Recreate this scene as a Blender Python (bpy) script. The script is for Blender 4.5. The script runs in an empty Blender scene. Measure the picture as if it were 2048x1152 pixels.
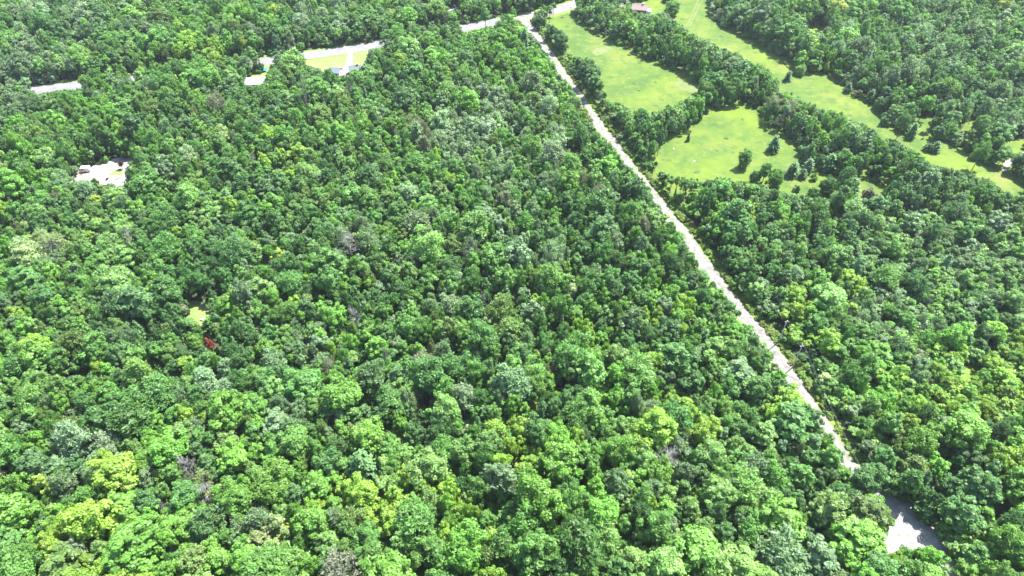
import bpy, math, random
import numpy as np
from mathutils import Vector, Matrix

SC = bpy.context.scene
COL = SC.collection
R_ = math.radians
rng = np.random.default_rng(7)
random.seed(7)

# ------------------------------------------------------------------ camera
CAM_H = 150.0
HAZE = 0.00008
PITCH = R_(44.0)
FPX = 1366.0                       # focal length in pixels of a 2048 wide frame
cam_d = bpy.data.cameras.new('camera')
cam_d.sensor_width = 36.0
cam_d.lens = 36.0 * FPX / 2048.0
cam_d.clip_start = 1.0
cam_d.clip_end = 9000.0
cam = bpy.data.objects.new('camera', cam_d)
COL.objects.link(cam)
cam.location = (0, 0, CAM_H)
cam.rotation_euler = (math.pi / 2 - PITCH, 0, 0)
SC.camera = cam

# ------------------------------------------------------------------ light
SUN_AZ = R_(50.0)                  # from the view direction towards the right
SUN_EL = R_(61.0)
SVEC = Vector((math.sin(SUN_AZ) * math.cos(SUN_EL), math.cos(SUN_AZ) * math.cos(SUN_EL), math.sin(SUN_EL)))
world = bpy.data.worlds.new('World')
SC.world = world
world.use_nodes = True
wn = world.node_tree
wn.nodes.clear()
wo = wn.nodes.new('ShaderNodeOutputWorld')
wb = wn.nodes.new('ShaderNodeBackground')
ws = wn.nodes.new('ShaderNodeTexSky')
ws.sky_type = 'NISHITA'
ws.sun_disc = False
ws.sun_elevation = SUN_EL
ws.sun_rotation = SUN_AZ
wb.inputs['Strength'].default_value = 0.125
wn.links.new(ws.outputs[0], wb.inputs['Color'])
wn.links.new(wb.outputs[0], wo.inputs['Surface'])
sun_d = bpy.data.lights.new('sun', 'SUN')
sun_d.energy = 5.0
sun_d.angle = R_(0.53)
sun_d.color = (1.0, 0.965, 0.91)
sun = bpy.data.objects.new('sun', sun_d)
COL.objects.link(sun)
sun.location = (0, 0, 400)
sun.rotation_euler = (-SVEC).to_track_quat('-Z', 'Y').to_euler()

SC.view_settings.view_transform = 'Standard'
SC.view_settings.look = 'None'
SC.view_settings.gamma = 1.0
SC.view_settings.use_curve_mapping = False
SC.view_settings.exposure = 1.98
SC.render.engine = 'CYCLES'
SC.cycles.max_bounces = 6
SC.cycles.diffuse_bounces = 3
SC.cycles.glossy_bounces = 1
SC.cycles.transmission_bounces = 3
SC.cycles.volume_bounces = 0
SC.cycles.use_denoising = True

# ------------------------------------------------------------------ camera maths (numbers only: where a thing seen at a pixel stands)
CP, SP = math.cos(PITCH), math.sin(PITCH)

def W(px, py, z=0.0):
    """world point at height z that is seen at pixel px, py of the 2048 x 1152 photograph"""
    u = (px - 1024) / FPX
    v = (py - 576) / FPX
    dz = -SP - v * CP
    dy = CP - v * SP
    t = (z - CAM_H) / dz
    return (u * t, dy * t, z)

def PR(x, y, z):
    x = np.asarray(x, float); y = np.asarray(y, float); z = np.asarray(z, float) - CAM_H
    d = y * CP - z * SP
    uu = y * SP + z * CP
    return 1024 + FPX * x / d, 576 - FPX * uu / d, d

def inpoly(px, py, poly):
    px = np.asarray(px, float); py = np.asarray(py, float)
    ins = np.zeros(px.shape, bool)
    n = len(poly)
    for i in range(n):
        x1, y1 = poly[i]; x2, y2 = poly[(i + 1) % n]
        if y1 == y2:
            continue
        c = ((y1 > py) != (y2 > py)) & (px < (x2 - x1) * (py - y1) / (y2 - y1) + x1)
        ins ^= c
    return ins

# ------------------------------------------------------------------ materials
def newmat(name):
    m = bpy.data.materials.new(name)
    m.use_nodes = True
    nt = m.node_tree
    nt.nodes.clear()
    return m, nt

def N(nt, t, **kw):
    n = nt.nodes.new(t)
    for k, v in kw.items():
        if k.startswith('_'):
            setattr(n, k[1:], v)
        else:
            n.inputs[k.replace('__', ' ')].default_value = v
    return n

def ramp(nt, stops):
    r = nt.nodes.new('ShaderNodeValToRGB')
    e = r.color_ramp.elements
    while len(e) < len(stops):
        e.new(0.5)
    for i, (p, c) in enumerate(stops):
        e[i].position = p
        e[i].color = (c[0], c[1], c[2], 1)
    return r

def noise_mat(name, stops, scale=0.2, detail=6, rough=0.9, bump=0.3, bscale=3.0, layers=(), bdist=0.1):
    """object-space noise through a colour ramp, more patch colours laid over it: (scale, lo, hi, colour, offset)"""
    m, nt = newmat(name)
    L = nt.links
    tc = nt.nodes.new('ShaderNodeTexCoord')
    n1 = N(nt, 'ShaderNodeTexNoise', Scale=scale, Detail=detail, Roughness=0.62)
    L.new(tc.outputs['Object'], n1.inputs['Vector'])
    r = ramp(nt, stops)
    L.new(n1.outputs['Fac'], r.inputs['Fac'])
    col = r.outputs['Color']
    for (sc, lo, hi, c, off) in layers:
        mp = nt.nodes.new('ShaderNodeMapping')
        mp.inputs['Location'].default_value = (off, off * 1.7, 0)
        L.new(tc.outputs['Object'], mp.inputs['Vector'])
        n2 = N(nt, 'ShaderNodeTexNoise', Scale=sc, Detail=5.0, Roughness=0.65)
        L.new(mp.outputs[0], n2.inputs['Vector'])
        mr = nt.nodes.new('ShaderNodeMapRange')
        mr.inputs['From Min'].default_value = lo
        mr.inputs['From Max'].default_value = hi
        L.new(n2.outputs['Fac'], mr.inputs['Value'])
        mx = nt.nodes.new('ShaderNodeMix'); mx.data_type = 'RGBA'
        L.new(mr.outputs[0], mx.inputs['Factor'])
        L.new(col, mx.inputs['A'])
        mx.inputs['B'].default_value = (*c, 1)
        col = mx.outputs['Result']
    b = nt.nodes.new('ShaderNodeBsdfPrincipled')
    b.inputs['Roughness'].default_value = rough
    b.inputs['Specular IOR Level'].default_value = 0.25
    L.new(col, b.inputs['Base Color'])
    n3 = N(nt, 'ShaderNodeTexNoise', Scale=bscale, Detail=4.0, Roughness=0.6)
    L.new(tc.outputs['Object'], n3.inputs['Vector'])
    bp = nt.nodes.new('ShaderNodeBump')
    bp.inputs['Strength'].default_value = bump
    bp.inputs['Distance'].default_value = bdist
    L.new(n3.outputs['Fac'], bp.inputs['Height'])
    L.new(bp.outputs[0], b.inputs['Normal'])
    o = nt.nodes.new('ShaderNodeOutputMaterial')
    L.new(b.outputs[0], o.inputs['Surface'])
    return m

def leaf_mat(name, rough=0.5, trans=0.42, twarm=(1.2, 1.35, 0.65)):
    m, nt = newmat(name)
    L = nt.links
    a = nt.nodes.new('ShaderNodeAttribute'); a.attribute_type = 'INSTANCER'; a.attribute_name = 'tint'
    v = nt.nodes.new('ShaderNodeAttribute'); v.attribute_type = 'GEOMETRY'; v.attribute_name = 'vary'
    mr = nt.nodes.new('ShaderNodeMapRange')
    mr.inputs['To Min'].default_value = 0.74
    mr.inputs['To Max'].default_value = 1.34
    L.new(v.outputs['Fac'], mr.inputs['Value'])
    mul = nt.nodes.new('ShaderNodeVectorMath'); mul.operation = 'SCALE'
    L.new(a.outputs['Vector'], mul.inputs[0])
    L.new(mr.outputs[0], mul.inputs['Scale'])
    b = nt.nodes.new('ShaderNodeBsdfPrincipled')
    b.inputs['Roughness'].default_value = rough
    b.inputs['Specular IOR Level'].default_value = 0.35
    L.new(mul.outputs[0], b.inputs['Base Color'])
    t = nt.nodes.new('ShaderNodeBsdfTranslucent')
    tm = nt.nodes.new('ShaderNodeVectorMath'); tm.operation = 'MULTIPLY'
    L.new(mul.outputs[0], tm.inputs[0])
    tm.inputs[1].default_value = twarm
    L.new(tm.outputs[0], t.inputs['Color'])
    mx = nt.nodes.new('ShaderNodeMixShader')
    mx.inputs[0].default_value = trans
    L.new(b.outputs[0], mx.inputs[1]); L.new(t.outputs[0], mx.inputs[2])
    o = nt.nodes.new('ShaderNodeOutputMaterial')
    L.new(mx.outputs[0], o.inputs['Surface'])
    return m

def flat_mat(name, c, rough=0.6, var=0.12, scale=1.5, metal=0.0):
    c2 = tuple(x * (1 - var) for x in c); c3 = tuple(min(1, x * (1 + var)) for x in c)
    m = noise_mat(name, [(0.3, c2), (0.7, c3)], scale=scale, rough=rough, bump=0.0, bscale=6, bdist=0.01)
    for n in m.node_tree.nodes:
        if n.type == 'BSDF_PRINCIPLED':
            n.inputs['Metallic'].default_value = metal
    return m

M_LEAF = leaf_mat('leaves')
M_NEEDLE = leaf_mat('needles', rough=0.6, trans=0.12, twarm=(1.1, 1.15, 0.8))
M_BARK = noise_mat('bark', [(0.3, (0.07, 0.055, 0.045)), (0.7, (0.16, 0.135, 0.115))], scale=2.5, bump=0.5, bscale=9)
M_DEAD = noise_mat('weathered_wood', [(0.3, (0.13, 0.128, 0.115)), (0.7, (0.24, 0.235, 0.215))], scale=2.0, bump=0.3)
M_FLOOR = noise_mat('forest_floor', [(0.3, (0.022, 0.030, 0.014)), (0.55, (0.035, 0.055, 0.018)), (0.75, (0.06, 0.055, 0.035))],
                    scale=0.35, bump=0.8, bscale=1.2, bdist=0.3)
M_MEADOW = noise_mat('meadow_grass', [(0.34, (0.035, 0.078, 0.011)), (0.46, (0.056, 0.104, 0.014)), (0.56, (0.081, 0.123, 0.015)), (0.68, (0.121, 0.140, 0.025))],
                     scale=0.045, detail=8, bump=0.5, bscale=1.6, bdist=0.15,
                     layers=[(0.13, 0.48, 0.62, (0.043, 0.093, 0.014), 45.0), (0.35, 0.52, 0.66, (0.107, 0.132, 0.021), 5.0), (0.02, 0.50, 0.66, (0.103, 0.153, 0.012), 31.0), (0.028, 0.60, 0.74, (0.141, 0.144, 0.040), 77.0),
                             (1.3, 0.50, 0.8, (0.060, 0.107, 0.019), 13.0)])
M_LAWN = noise_mat('lawn_grass', [(0.3, (0.106, 0.150, 0.044)), (0.7, (0.150, 0.180, 0.060))], scale=0.25, bump=0.2,
                   layers=[(0.12, 0.55, 0.7, (0.194, 0.185, 0.088), 8.0)])
M_VERGE = noise_mat('verge_grass', [(0.3, (0.075, 0.135, 0.02)), (0.7, (0.15, 0.205, 0.03))], scale=0.5, bump=0.6, bscale=3, bdist=0.2)
M_GRAVEL = noise_mat('gravel', [(0.30, (0.088, 0.085, 0.075)), (0.5, (0.155, 0.149, 0.136)), (0.68, (0.244, 0.235, 0.218))], scale=0.55, detail=10,
                     bump=0.5, bscale=8, bdist=0.04, layers=[(0.25, 0.54, 0.72, (0.143, 0.137, 0.112), 3.0), (2.5, 0.6, 0.8, (0.134, 0.129, 0.116), 9.0), (0.18, 0.57, 0.69, (0.101, 0.116, 0.052), 55.0)])
M_GRAVEL_PALE = noise_mat('pale_gravel', [(0.28, (0.115, 0.110, 0.100)), (0.5, (0.195, 0.188, 0.172)), (0.7, (0.285, 0.275, 0.255))], scale=0.5, detail=10,
                     bump=0.5, bscale=8, bdist=0.04, layers=[(0.2, 0.56, 0.72, (0.150, 0.135, 0.101), 3.0), (0.5, 0.62, 0.74, (0.088, 0.104, 0.042), 19.0)])
M_PAVED = noise_mat('pale_asphalt', [(0.3, (0.116, 0.116, 0.122)), (0.7, (0.168, 0.165, 0.170))], scale=0.3, detail=8, bump=0.15, bscale=6, bdist=0.02,
                    layers=[(0.9, 0.62, 0.8, (0.206, 0.206, 0.215), 4.0)])
M_DIRT = noise_mat('pale_dirt', [(0.25, (0.136, 0.108, 0.076)), (0.5, (0.200, 0.180, 0.152)), (0.75, (0.264, 0.252, 0.240))], scale=0.22, detail=8,
                   bump=0.4, bscale=5, bdist=0.05, layers=[(0.15, 0.52, 0.62, (0.288, 0.288, 0.292), 21.0), (0.3, 0.60, 0.7, (0.160, 0.184, 0.072), 2.0)])
M_RUT = noise_mat('worn_grass', [(0.3, (0.085, 0.125, 0.035)), (0.7, (0.115, 0.14, 0.05))], scale=0.3, bump=0.3)
M_DRYGRASS = noise_mat('dry_grass', [(0.3, (0.084, 0.119, 0.032)), (0.7, (0.128, 0.145, 0.059))], scale=0.3, bump=0.4)

# ------------------------------------------------------------------ small mesh tools
def mesh_np(name, V, F, mats, fm=None, vary=None, smooth=False):
    """V (n,3) array, F list of (k, array(m,k)) face blocks, one material index per block"""
    me = bpy.data.meshes.new(name)
    V = np.asarray(V, np.float32)
    loops = np.concatenate([b.reshape(-1) for b in F]).astype(np.int32)
    sizes = np.concatenate([np.full(len(b), b.shape[1], np.int32) for b in F])
    starts = np.concatenate([[0], np.cumsum(sizes)[:-1]]).astype(np.int32)
    me.vertices.add(len(V)); me.vertices.foreach_set('co', V.reshape(-1))
    me.loops.add(len(loops)); me.loops.foreach_set('vertex_index', loops)
    me.polygons.add(len(sizes)); me.polygons.foreach_set('loop_start', starts)
    for m in mats:
        me.materials.append(m)
    if fm is not None:
        mi = np.concatenate([np.full(len(b), k, np.int32) for b, k in zip(F, fm)])
        me.polygons.foreach_set('material_index', mi)
    if vary is not None:
        at = me.attributes.new('vary', 'FLOAT', 'POINT')
        at.data.foreach_set('value', np.asarray(vary, np.float32))
    me.update(calc_edges=True)
    me.polygons.foreach_set('use_smooth', np.full(len(sizes), smooth))
    me.validate()
    return me

class MB:
    """collects boxes, tubes and prisms of one part"""
    def __init__(s):
        s.v = []; s.f = []
    def add(s, vs, fs):
        o = len(s.v)
        s.v += [tuple(v) for v in vs]; s.f += [tuple(i + o for i in f) for f in fs]
        return s
    def box(s, x0, x1, y0, y1, z0, z1):
        return s.add([(x0, y0, z0), (x1, y0, z0), (x1, y1, z0), (x0, y1, z0), (x0, y0, z1), (x1, y0, z1), (x1, y1, z1), (x0, y1, z1)],
                     [(0, 3, 2, 1), (4, 5, 6, 7), (0, 1, 5, 4), (1, 2, 6, 5), (2, 3, 7, 6), (3, 0, 4, 7)])
    def tube(s, pts, rad, n=6, cap=True):
        pts = [Vector(p) for p in pts]
        if not hasattr(rad, '__len__'):
            rad = [rad] * len(pts)
        rings = []
        for i, p in enumerate(pts):
            d = (pts[min(i + 1, len(pts) - 1)] - pts[max(i - 1, 0)]).normalized()
            a = d.orthogonal().normalized() if abs(d.z) < 0.99 else Vector((1, 0, 0))
            if abs(d.z) < 0.99:
                a = d.cross(Vector((0, 0, 1))).normalized()
            b = d.cross(a)
            rings.append([p + (a * math.cos(t) + b * math.sin(t)) * rad[i] for t in [2 * math.pi * k / n for k in range(n)]])
        vs = [v for r in rings for v in r]
        fs = []
        for i in range(len(pts) - 1):
            for k in range(n):
                fs.append((i * n + k, i * n + (k + 1) % n, (i + 1) * n + (k + 1) % n, (i + 1) * n + k))
        if cap:
            fs.append(tuple(range(n - 1, -1, -1))); fs.append(tuple((len(pts) - 1) * n + k for k in range(n)))
        return s.add(vs, fs)
    def slab(s, quad, th):
        """a thick sheet: four corners (top) pushed down along the normal"""
        q = [Vector(p) for p in quad]
        nrm = (q[1] - q[0]).cross(q[2] - q[0]).normalized()
        lo = [p - nrm * th for p in q]
        return s.add(q + lo, [(0, 1, 2, 3), (7, 6, 5, 4), (0, 4, 5, 1), (1, 5, 6, 2), (2, 6, 7, 3), (3, 7, 4, 0)])
    def build(s, name, mat, parent=None, smooth=False):
        me = bpy.data.meshes.new(name)
        me.from_pydata(s.v, [], s.f)
        me.materials.append(mat)
        me.update()
        if smooth:
            me.polygons.foreach_set('use_smooth', [True] * len(me.polygons))
        return link(name, me, parent)

def link(name, data, parent=None):
    o = bpy.data.objects.new(name, data)
    COL.objects.link(o)
    if parent is not None:
        o.parent = parent
    return o

def tag(o, label, cat=None, group=None, kind=None):
    o['label'] = label
    if cat: o['category'] = cat
    if group: o['group'] = group
    if kind: o['kind'] = kind
    return o

def root(name, label, cat, loc, rz=0.0, group=None):
    o = link(name, None)
    o.empty_display_size = 0.5
    o.location = loc
    o.rotation_euler = (0, 0, rz)
    return tag(o, label, cat, group)

# ------------------------------------------------------------------ setting: ground sheets
def sheet(name, poly_w, z, mat, label, cat, jitter=0.25, step=2.0):
    """a flat patch with a ragged outline"""
    pts = []
    n = len(poly_w)
    for i in range(n):
        a = np.array(poly_w[i][:2]); b = np.array(poly_w[(i + 1) % n][:2])
        k = max(1, int(np.linalg.norm(b - a) / step))
        nb = np.array([-(b - a)[1], (b - a)[0]]) / (np.linalg.norm(b - a) + 1e-9)
        for j in range(k):
            p = a + (b - a) * j / k
            p = p + nb * random.gauss(0, jitter)
            pts.append((p[0], p[1], z))
    me = bpy.data.meshes.new(name)
    import bmesh
    bm = bmesh.new()
    f = bm.faces.new([bm.verts.new(p) for p in pts])
    bmesh.ops.triangulate(bm, faces=[f])
    bm.normal_update()
    for f in bm.faces:
        if f.normal.z < 0:
            f.normal_flip()
    bm.to_mesh(me); bm.free()
    me.materials.append(mat)
    o = link(name, me)
    return tag(o, label, cat, kind='structure')

def smooth_line(pts, step=3.0, it=2):
    p = np.array([q[:2] for q in pts], float)
    for _ in range(it):
        q = [p[0]]
        for i in range(len(p) - 1):
            q += [0.75 * p[i] + 0.25 * p[i + 1], 0.25 * p[i] + 0.75 * p[i + 1]]
        q.append(p[-1]); p = np.array(q)
    seg = np.linalg.norm(np.diff(p, axis=0), axis=1)
    s = np.concatenate([[0], np.cumsum(seg)])
    t = np.arange(0, s[-1], step)
    return np.stack([np.interp(t, s, p[:, 0]), np.interp(t, s, p[:, 1])], 1)

def ribbon(name, line, lo, hi, z, mat, label, cat, jit=0.25):
    """a strip from offset lo to offset hi to the left of the line's direction"""
    d = np.gradient(line, axis=0)
    d /= np.linalg.norm(d, axis=1)[:, None]
    nrm = np.stack([-d[:, 1], d[:, 0]], 1)
    def wob():
        w = rng.normal(0, 1.8, len(line))
        return np.convolve(w, [0.25, 0.5, 0.25], 'same') * jit
    A = line + nrm * (lo + wob())[:, None]
    B = line + nrm * (hi + wob())[:, None]
    n = len(line)
    C = [A + (B - A) * t for t in (0, 0.33, 0.66, 1)]
    V = np.concatenate([np.c_[c, np.full(n, z)] for c in C])
    F = []
    for k in range(3):
        for i in range(n - 1):
            F.append((k * n + i, k * n + i + 1, (k + 1) * n + i + 1, (k + 1) * n + i))
    F = np.array(F)
    me = mesh_np(name, V, [F], [mat])
    nz = me.polygons[0].normal.z
    if nz < 0:
        me.flip_normals()
    return tag(link(name, me), label, cat, kind='structure')

G = 4000.0
g = MB(); k = 24
gx = [(-G + 2 * G * i / k) for i in range(k + 1)]
g.v = [(x, y, 0) for y in gx for x in gx]
g.f = [(j * (k + 1) + i, j * (k + 1) + i + 1, (j + 1) * (k + 1) + i + 1, (j + 1) * (k + 1) + i) for j in range(k) for i in range(k)]
tag(g.build('ground', M_FLOOR), 'dark leaf-littered forest floor under the whole woodland', 'ground', kind='structure')

MEADOW_PX = [(1078, 28), (1120, 18), (1145, 18), (1180, -10), (1250, -60), (1430, -60), (1430, 20), (1500, 66), (1600, 110), (1720, 165), (1860, 205),
             (2060, 262), (2300, 330), (2300, 470), (2060, 440), (1780, 450), (1640, 438), (1500, 420), (1400, 408), (1330, 392), (1258, 300), (1210, 238), (1150, 158), (1090, 70)]
sheet('meadow', [W(*p) for p in MEADOW_PX], 0.02, M_MEADOW, 'bright green mown meadow in three strips between the hedgerows', 'meadow', 0.5, 4)

ROAD_PX = [(1058, 38), (1072, 60), (1095, 89), (1119, 123), (1150, 168), (1172, 197), (1197, 232), (1219, 262), (1242, 291), (1270, 329), (1307, 376),
           (1350, 428), (1388, 474), (1423, 526), (1461, 578), (1498, 622), (1526, 656), (1560, 698), (1590, 742), (1612, 775), (1634, 804), (1661, 842),
           (1684, 884), (1709, 928), (1745, 965), (1790, 1000), (1830, 1035), (1880, 1090), (1925, 1150), (1960, 1230), (2010, 1330)]
GR = smooth_line([W(*p) for p in ROAD_PX])
if True:
    # the line follows the road's right edge; in direction of travel (towards the camera) left of it is +x, so the road lies to the right: negative offsets
    ribbon('road_verge', GR, -8.0, 2.2, 0.03, M_VERGE, 'yellow green grass verge running beside the straight gravel road', 'verge', 0.4)
    ribbon('gravel_road', GR, -4.9, -0.25, 0.045, M_GRAVEL, 'straight pale gravel road cutting diagonally through the forest', 'road', 0.22)
MR_PX = [(-260, 218), (-100, 198), (60, 181), (165, 170), (265, 158), (400, 141), (538, 122), (615, 111), (700, 100), (770, 87), (850, 72), (925, 57), (1000, 43), (1045, 36), (1090, 27), (1142, 12), (1200, -10), (1290, -50)]
MR = smooth_line([W(*p) for p in MR_PX])
ribbon('road_shoulder', MR, -6.5, 6.5, 0.03, M_VERGE, 'narrow grass shoulder along the paved road at the top', 'verge', 0.4)
ribbon('paved_road', MR, -3.9, 4.2, 0.06, M_PAVED, 'pale sunlit paved road curving behind the forest at the top', 'road', 0.1)
sheet('junction_apron', [W(*p) for p in [(1025, 32), (1068, 24), (1070, 42), (1080, 64), (1062, 66), (1050, 52), (1028, 48)]], 0.075, M_GRAVEL,
      'white gravel apron where the gravel road meets the paved road', 'road', 0.3, 2)
sheet('gravel_clearing', [W(*p) for p in [(1690, 925), (1712, 925), (1738, 952), (1800, 985), (1830, 1015), (1880, 1052), (1902, 1075), (1896, 1105), (1925, 1150), (1960, 1230), (1850, 1230),
      (1850, 1160), (1760, 1130), (1640, 1085), (1600, 1075), (1590, 1050), (1660, 1048), (1720, 1040), (1725, 1000), (1700, 985), (1695, 960)]], 0.055, M_GRAVEL_PALE,
      'pale gravel turning area at the bottom right with tree shadows', 'clearing', 0.3, 2)
sheet('lawn', [W(*p) for p in [(600, 124), (700, 107), (770, 96), (765, 150), (735, 172), (600, 168)]], 0.045, M_LAWN,
      'sunlit pale green lawn in front of the two grey roofed buildings', 'lawn', 0.3, 3)
sheet('driveway', [W(*p) for p in [(697, 98), (707, 98), (707, 112), (704, 131), (697, 142), (692, 158), (664, 160), (664, 146), (684, 143), (690, 128), (696, 112)]], 0.09, M_DIRT,
      'white gravel driveway from the paved road to the grey roofed garage', 'driveway', 0.12, 1.5)
sheet('yard_lawn', [W(*p) for p in [(470, 160), (500, 148), (525, 134), (535, 123), (560, 120), (560, 185), (470, 185)]], 0.045, M_LAWN,
      'small lawn strip beside the long white roofed building', 'lawn', 0.3, 2)
sheet('dirt_clearing', [W(*p) for p in [(138, 354), (162, 338), (200, 328), (235, 316), (275, 318), (285, 330), (268, 345), (262, 400), (130, 400)]], 0.045, M_DIRT,
      'pale dirt yard clearing around the house at the left', 'clearing', 0.4, 2)
sheet('yard_grass', [W(*p) for p in [(218, 350), (232, 339), (243, 338), (246, 352)]], 0.06, M_LAWN, 'little green grass patch at the right end of the dirt yard', 'lawn', 0.1, 1)
sheet('forest_clearing', [W(*p) for p in [(350, 640), (368, 605), (410, 600), (432, 625), (425, 680), (365, 680)]], 0.045, M_LAWN,
      'small pale grassy opening within the forest at the left', 'clearing', 0.3, 1.5)
sheet('roadside_gap', [W(*p) for p in [(880, 18), (905, 6), (925, -2), (935, 10), (925, 40), (885, 40)]], 0.045, M_DIRT, 'tiny tan clearing at the top edge left of the junction', 'clearing', 0.3, 2)
sheet('brush_opening', [W(*p) for p in [(1900, 725), (1925, 700), (1965, 700), (1985, 745), (1950, 790), (1905, 780)]], 0.045, M_VERGE, 'bright yellow green open patch in the brushland at the right', 'clearing', 0.4, 1.5)
sheet('small_glade', [W(*p) for p in [(1605, 40), (1640, 34), (1670, 48), (1665, 75), (1610, 75)]], 0.045, M_VERGE, 'small bright glade inside the upper right forest', 'clearing', 0.4, 2)
sheet('farm_track', [W(*p) for p in [(2003, 338), (2012, 322), (2060, 296), (2120, 270), (2120, 280), (2062, 310), (2022, 330), (2012, 345)]], 0.06, M_DIRT, 'pale dirt track at the right edge of the meadow', 'track', 0.25, 2)
sheet('house_drive', [W(*p) for p in [(1226, 22), (1246, -4), (1262, -30), (1276, -30), (1262, 0), (1248, 18), (1240, 30)]], 0.06, M_GRAVEL, 'white driveway left of the red roofed farmhouse', 'driveway', 0.2, 2)
sheet('bare_patch', [W(*p) for p in [(1182, 106), (1192, 97), (1215, 92), (1228, 98), (1210, 108), (1192, 112)]], 0.04, M_DRYGRASS, 'bare tan patch in the upper left meadow', 'ground', 0.4, 1.5)
sheet('bare_strip', [W(*p) for p in [(1345, 166), (1365, 160), (1392, 172), (1402, 181), (1385, 186), (1362, 178)]], 0.04, M_DRYGRASS, 'bare tan strip under the hedgerow at the meadow corner', 'ground', 0.4, 1.5)
# faint wheel ruts in the far meadow
for a, b in (((1402, -10), (1373, 52)), ((1409, -10), (1379, 52))):
    ribbon('wheel_track', smooth_line([W(*a), W(*b)], 3), -0.3, 0.3, 0.035, M_RUT, 'faint straight wheel track worn into the far meadow strip', 'track', 0.1)
tr = [o for o in COL.objects if o.name.startswith('wheel_track')]
tr[0]['label'] = 'left one of two faint wheel tracks in the far meadow strip'
tr[1]['label'] = 'right one of two faint wheel tracks in the far meadow strip'

# ------------------------------------------------------------------ open ground that the photograph shows: no crown may hide it
OPEN = {
 'meadow_a': [(1092, 40), (1137, 24), (1153, 48), (1185, 70), (1200, 77), (1215, 88), (1250, 100), (1265, 110), (1300, 128), (1340, 142), (1372, 162), (1398, 178), (1390, 187), (1370, 195),
              (1345, 205), (1325, 218), (1300, 224), (1285, 214), (1265, 222), (1250, 212), (1240, 205), (1215, 195), (1207, 180), (1204, 150), (1196, 128), (1180, 112), (1150, 112),
              (1143, 112), (1138, 95), (1132, 75), (1115, 58), (1100, 48)],
 'meadow_b': [(1392, 244), (1415, 228), (1440, 222), (1480, 217), (1513, 221), (1520, 240), (1512, 252), (1530, 264), (1556, 275), (1580, 290), (1592, 300), (1597, 330), (1600, 345), (1640, 347),
              (1660, 352), (1672, 378), (1668, 392), (1640, 394), (1600, 388), (1560, 378), (1520, 368), (1490, 360), (1450, 352), (1410, 358), (1380, 350), (1345, 348), (1318, 338), (1312, 315), (1324, 290), (1360, 275), (1380, 262)],
 'meadow_b2': [(1712, 362), (1735, 362), (1768, 380), (1765, 394), (1745, 396), (1712, 390)],
 'meadow_c': [(1288, 0), (1410, 0), (1412, 30), (1440, 58), (1480, 77), (1510, 97), (1540, 117), (1575, 132), (1582, 148), (1600, 152), (1635, 150), (1655, 158), (1690, 183), (1722, 203),
              (1745, 222), (1765, 247), (1800, 266), (1835, 278), (1862, 290), (1880, 282), (1905, 302), (1960, 332), (2000, 352), (2048, 374), (2048, 392), (2020, 383), (1985, 362), (1945, 345), (1905, 336),
              (1865, 328), (1845, 308), (1800, 285), (1765, 276), (1738, 248), (1700, 238), (1665, 218), (1640, 214), (1605, 198), (1580, 182), (1556, 180), (1556, 158), (1540, 138), (1505, 124), (1480, 106),
              (1440, 92), (1400, 72), (1375, 56), (1350, 40), (1330, 22), (1300, 30)],
 'meadow_d': [(1832, 238), (1845, 230), (1858, 234), (1862, 262), (1840, 262)],
 'meadow_e': [(1920, 262), (1940, 240), (1950, 246), (1938, 264)],
 'meadow_f': [(2012, 278), (2048, 284), (2048, 318), (2030, 322), (2012, 336), (2004, 330), (2010, 312)],
 'house_a': [(1264, 6), (1288, 6), (1294, 18), (1293, 28), (1282, 26), (1264, 19)],
 'drive_a': [(1236, 14), (1246, 0), (1262, 0), (1250, 10), (1240, 18)],
 'lawn': [(612, 116), (700, 106), (738, 102), (732, 118), (724, 128), (720, 141), (702, 138), (690, 152), (666, 150), (664, 136), (650, 140), (630, 138), (620, 128)],
 'yard': [(484, 162), (500, 153), (525, 143), (530, 134), (538, 128), (542, 139), (530, 148), (528, 167), (490, 167)],
 'dirt': [(142, 350), (160, 340), (200, 331), (235, 322), (266, 326), (258, 334), (248, 338), (248, 370), (236, 370), (232, 364), (202, 367), (185, 356), (150, 362)],
 'clearing': [(370, 634), (376, 616), (392, 612), (408, 618), (416, 630), (412, 642), (402, 652), (390, 640)],
 'gap': [(890, 14), (902, 14), (914, 4), (920, 8), (918, 17), (906, 18), (900, 24)],
 'glade': [(1616, 48), (1640, 44), (1652, 52), (1648, 62), (1620, 62)],
 'brush': [(1925, 722), (1945, 714), (1958, 728), (1950, 752), (1930, 756)],
 'main_road_a': [(615, 106), (640, 104), (700, 92), (770, 83), (768, 92), (740, 98), (615, 118)],
 'main_road_b': [(922, 60), (960, 49), (1000, 41), (1000, 46), (960, 56), (925, 64)],
 'main_road_c': [(62, 178), (140, 169), (166, 168), (164, 175), (110, 180), (66, 186)],
 'main_road_d': [(258, 155), (272, 154), (272, 160), (260, 161)],
 'main_road_e': [(532, 119), (543, 118), (542, 128), (533, 130)],
 'main_road_f': [(1134, 12), (1140, 5), (1148, 6), (1146, 18), (1136, 20)],
 'apron': [(1028, 34), (1062, 28), (1062, 46), (1072, 60), (1060, 60), (1046, 48), (1030, 44)],
 'road_end_a': [(1728, 978), (1758, 980), (1800, 1004), (1830, 1030), (1860, 1052), (1890, 1070), (1885, 1088), (1860, 1092), (1870, 1102), (1840, 1092), (1788, 1100), (1765, 1078), (1780, 1050), (1786, 1020), (1766, 994)],
 'road_end_b': [(1878, 1136), (1898, 1134), (1908, 1148), (1905, 1160), (1884, 1160)],
 'red_leaves': [(407, 674), (420, 670), (432, 682), (426, 696), (412, 694)],
 'near_pole_a': [(1597, 692), (1604, 686), (1608, 694), (1592, 722), (1586, 718)],
 'near_pole_b': [(1566, 664), (1573, 640), (1578, 642), (1572, 668)],
}
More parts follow.
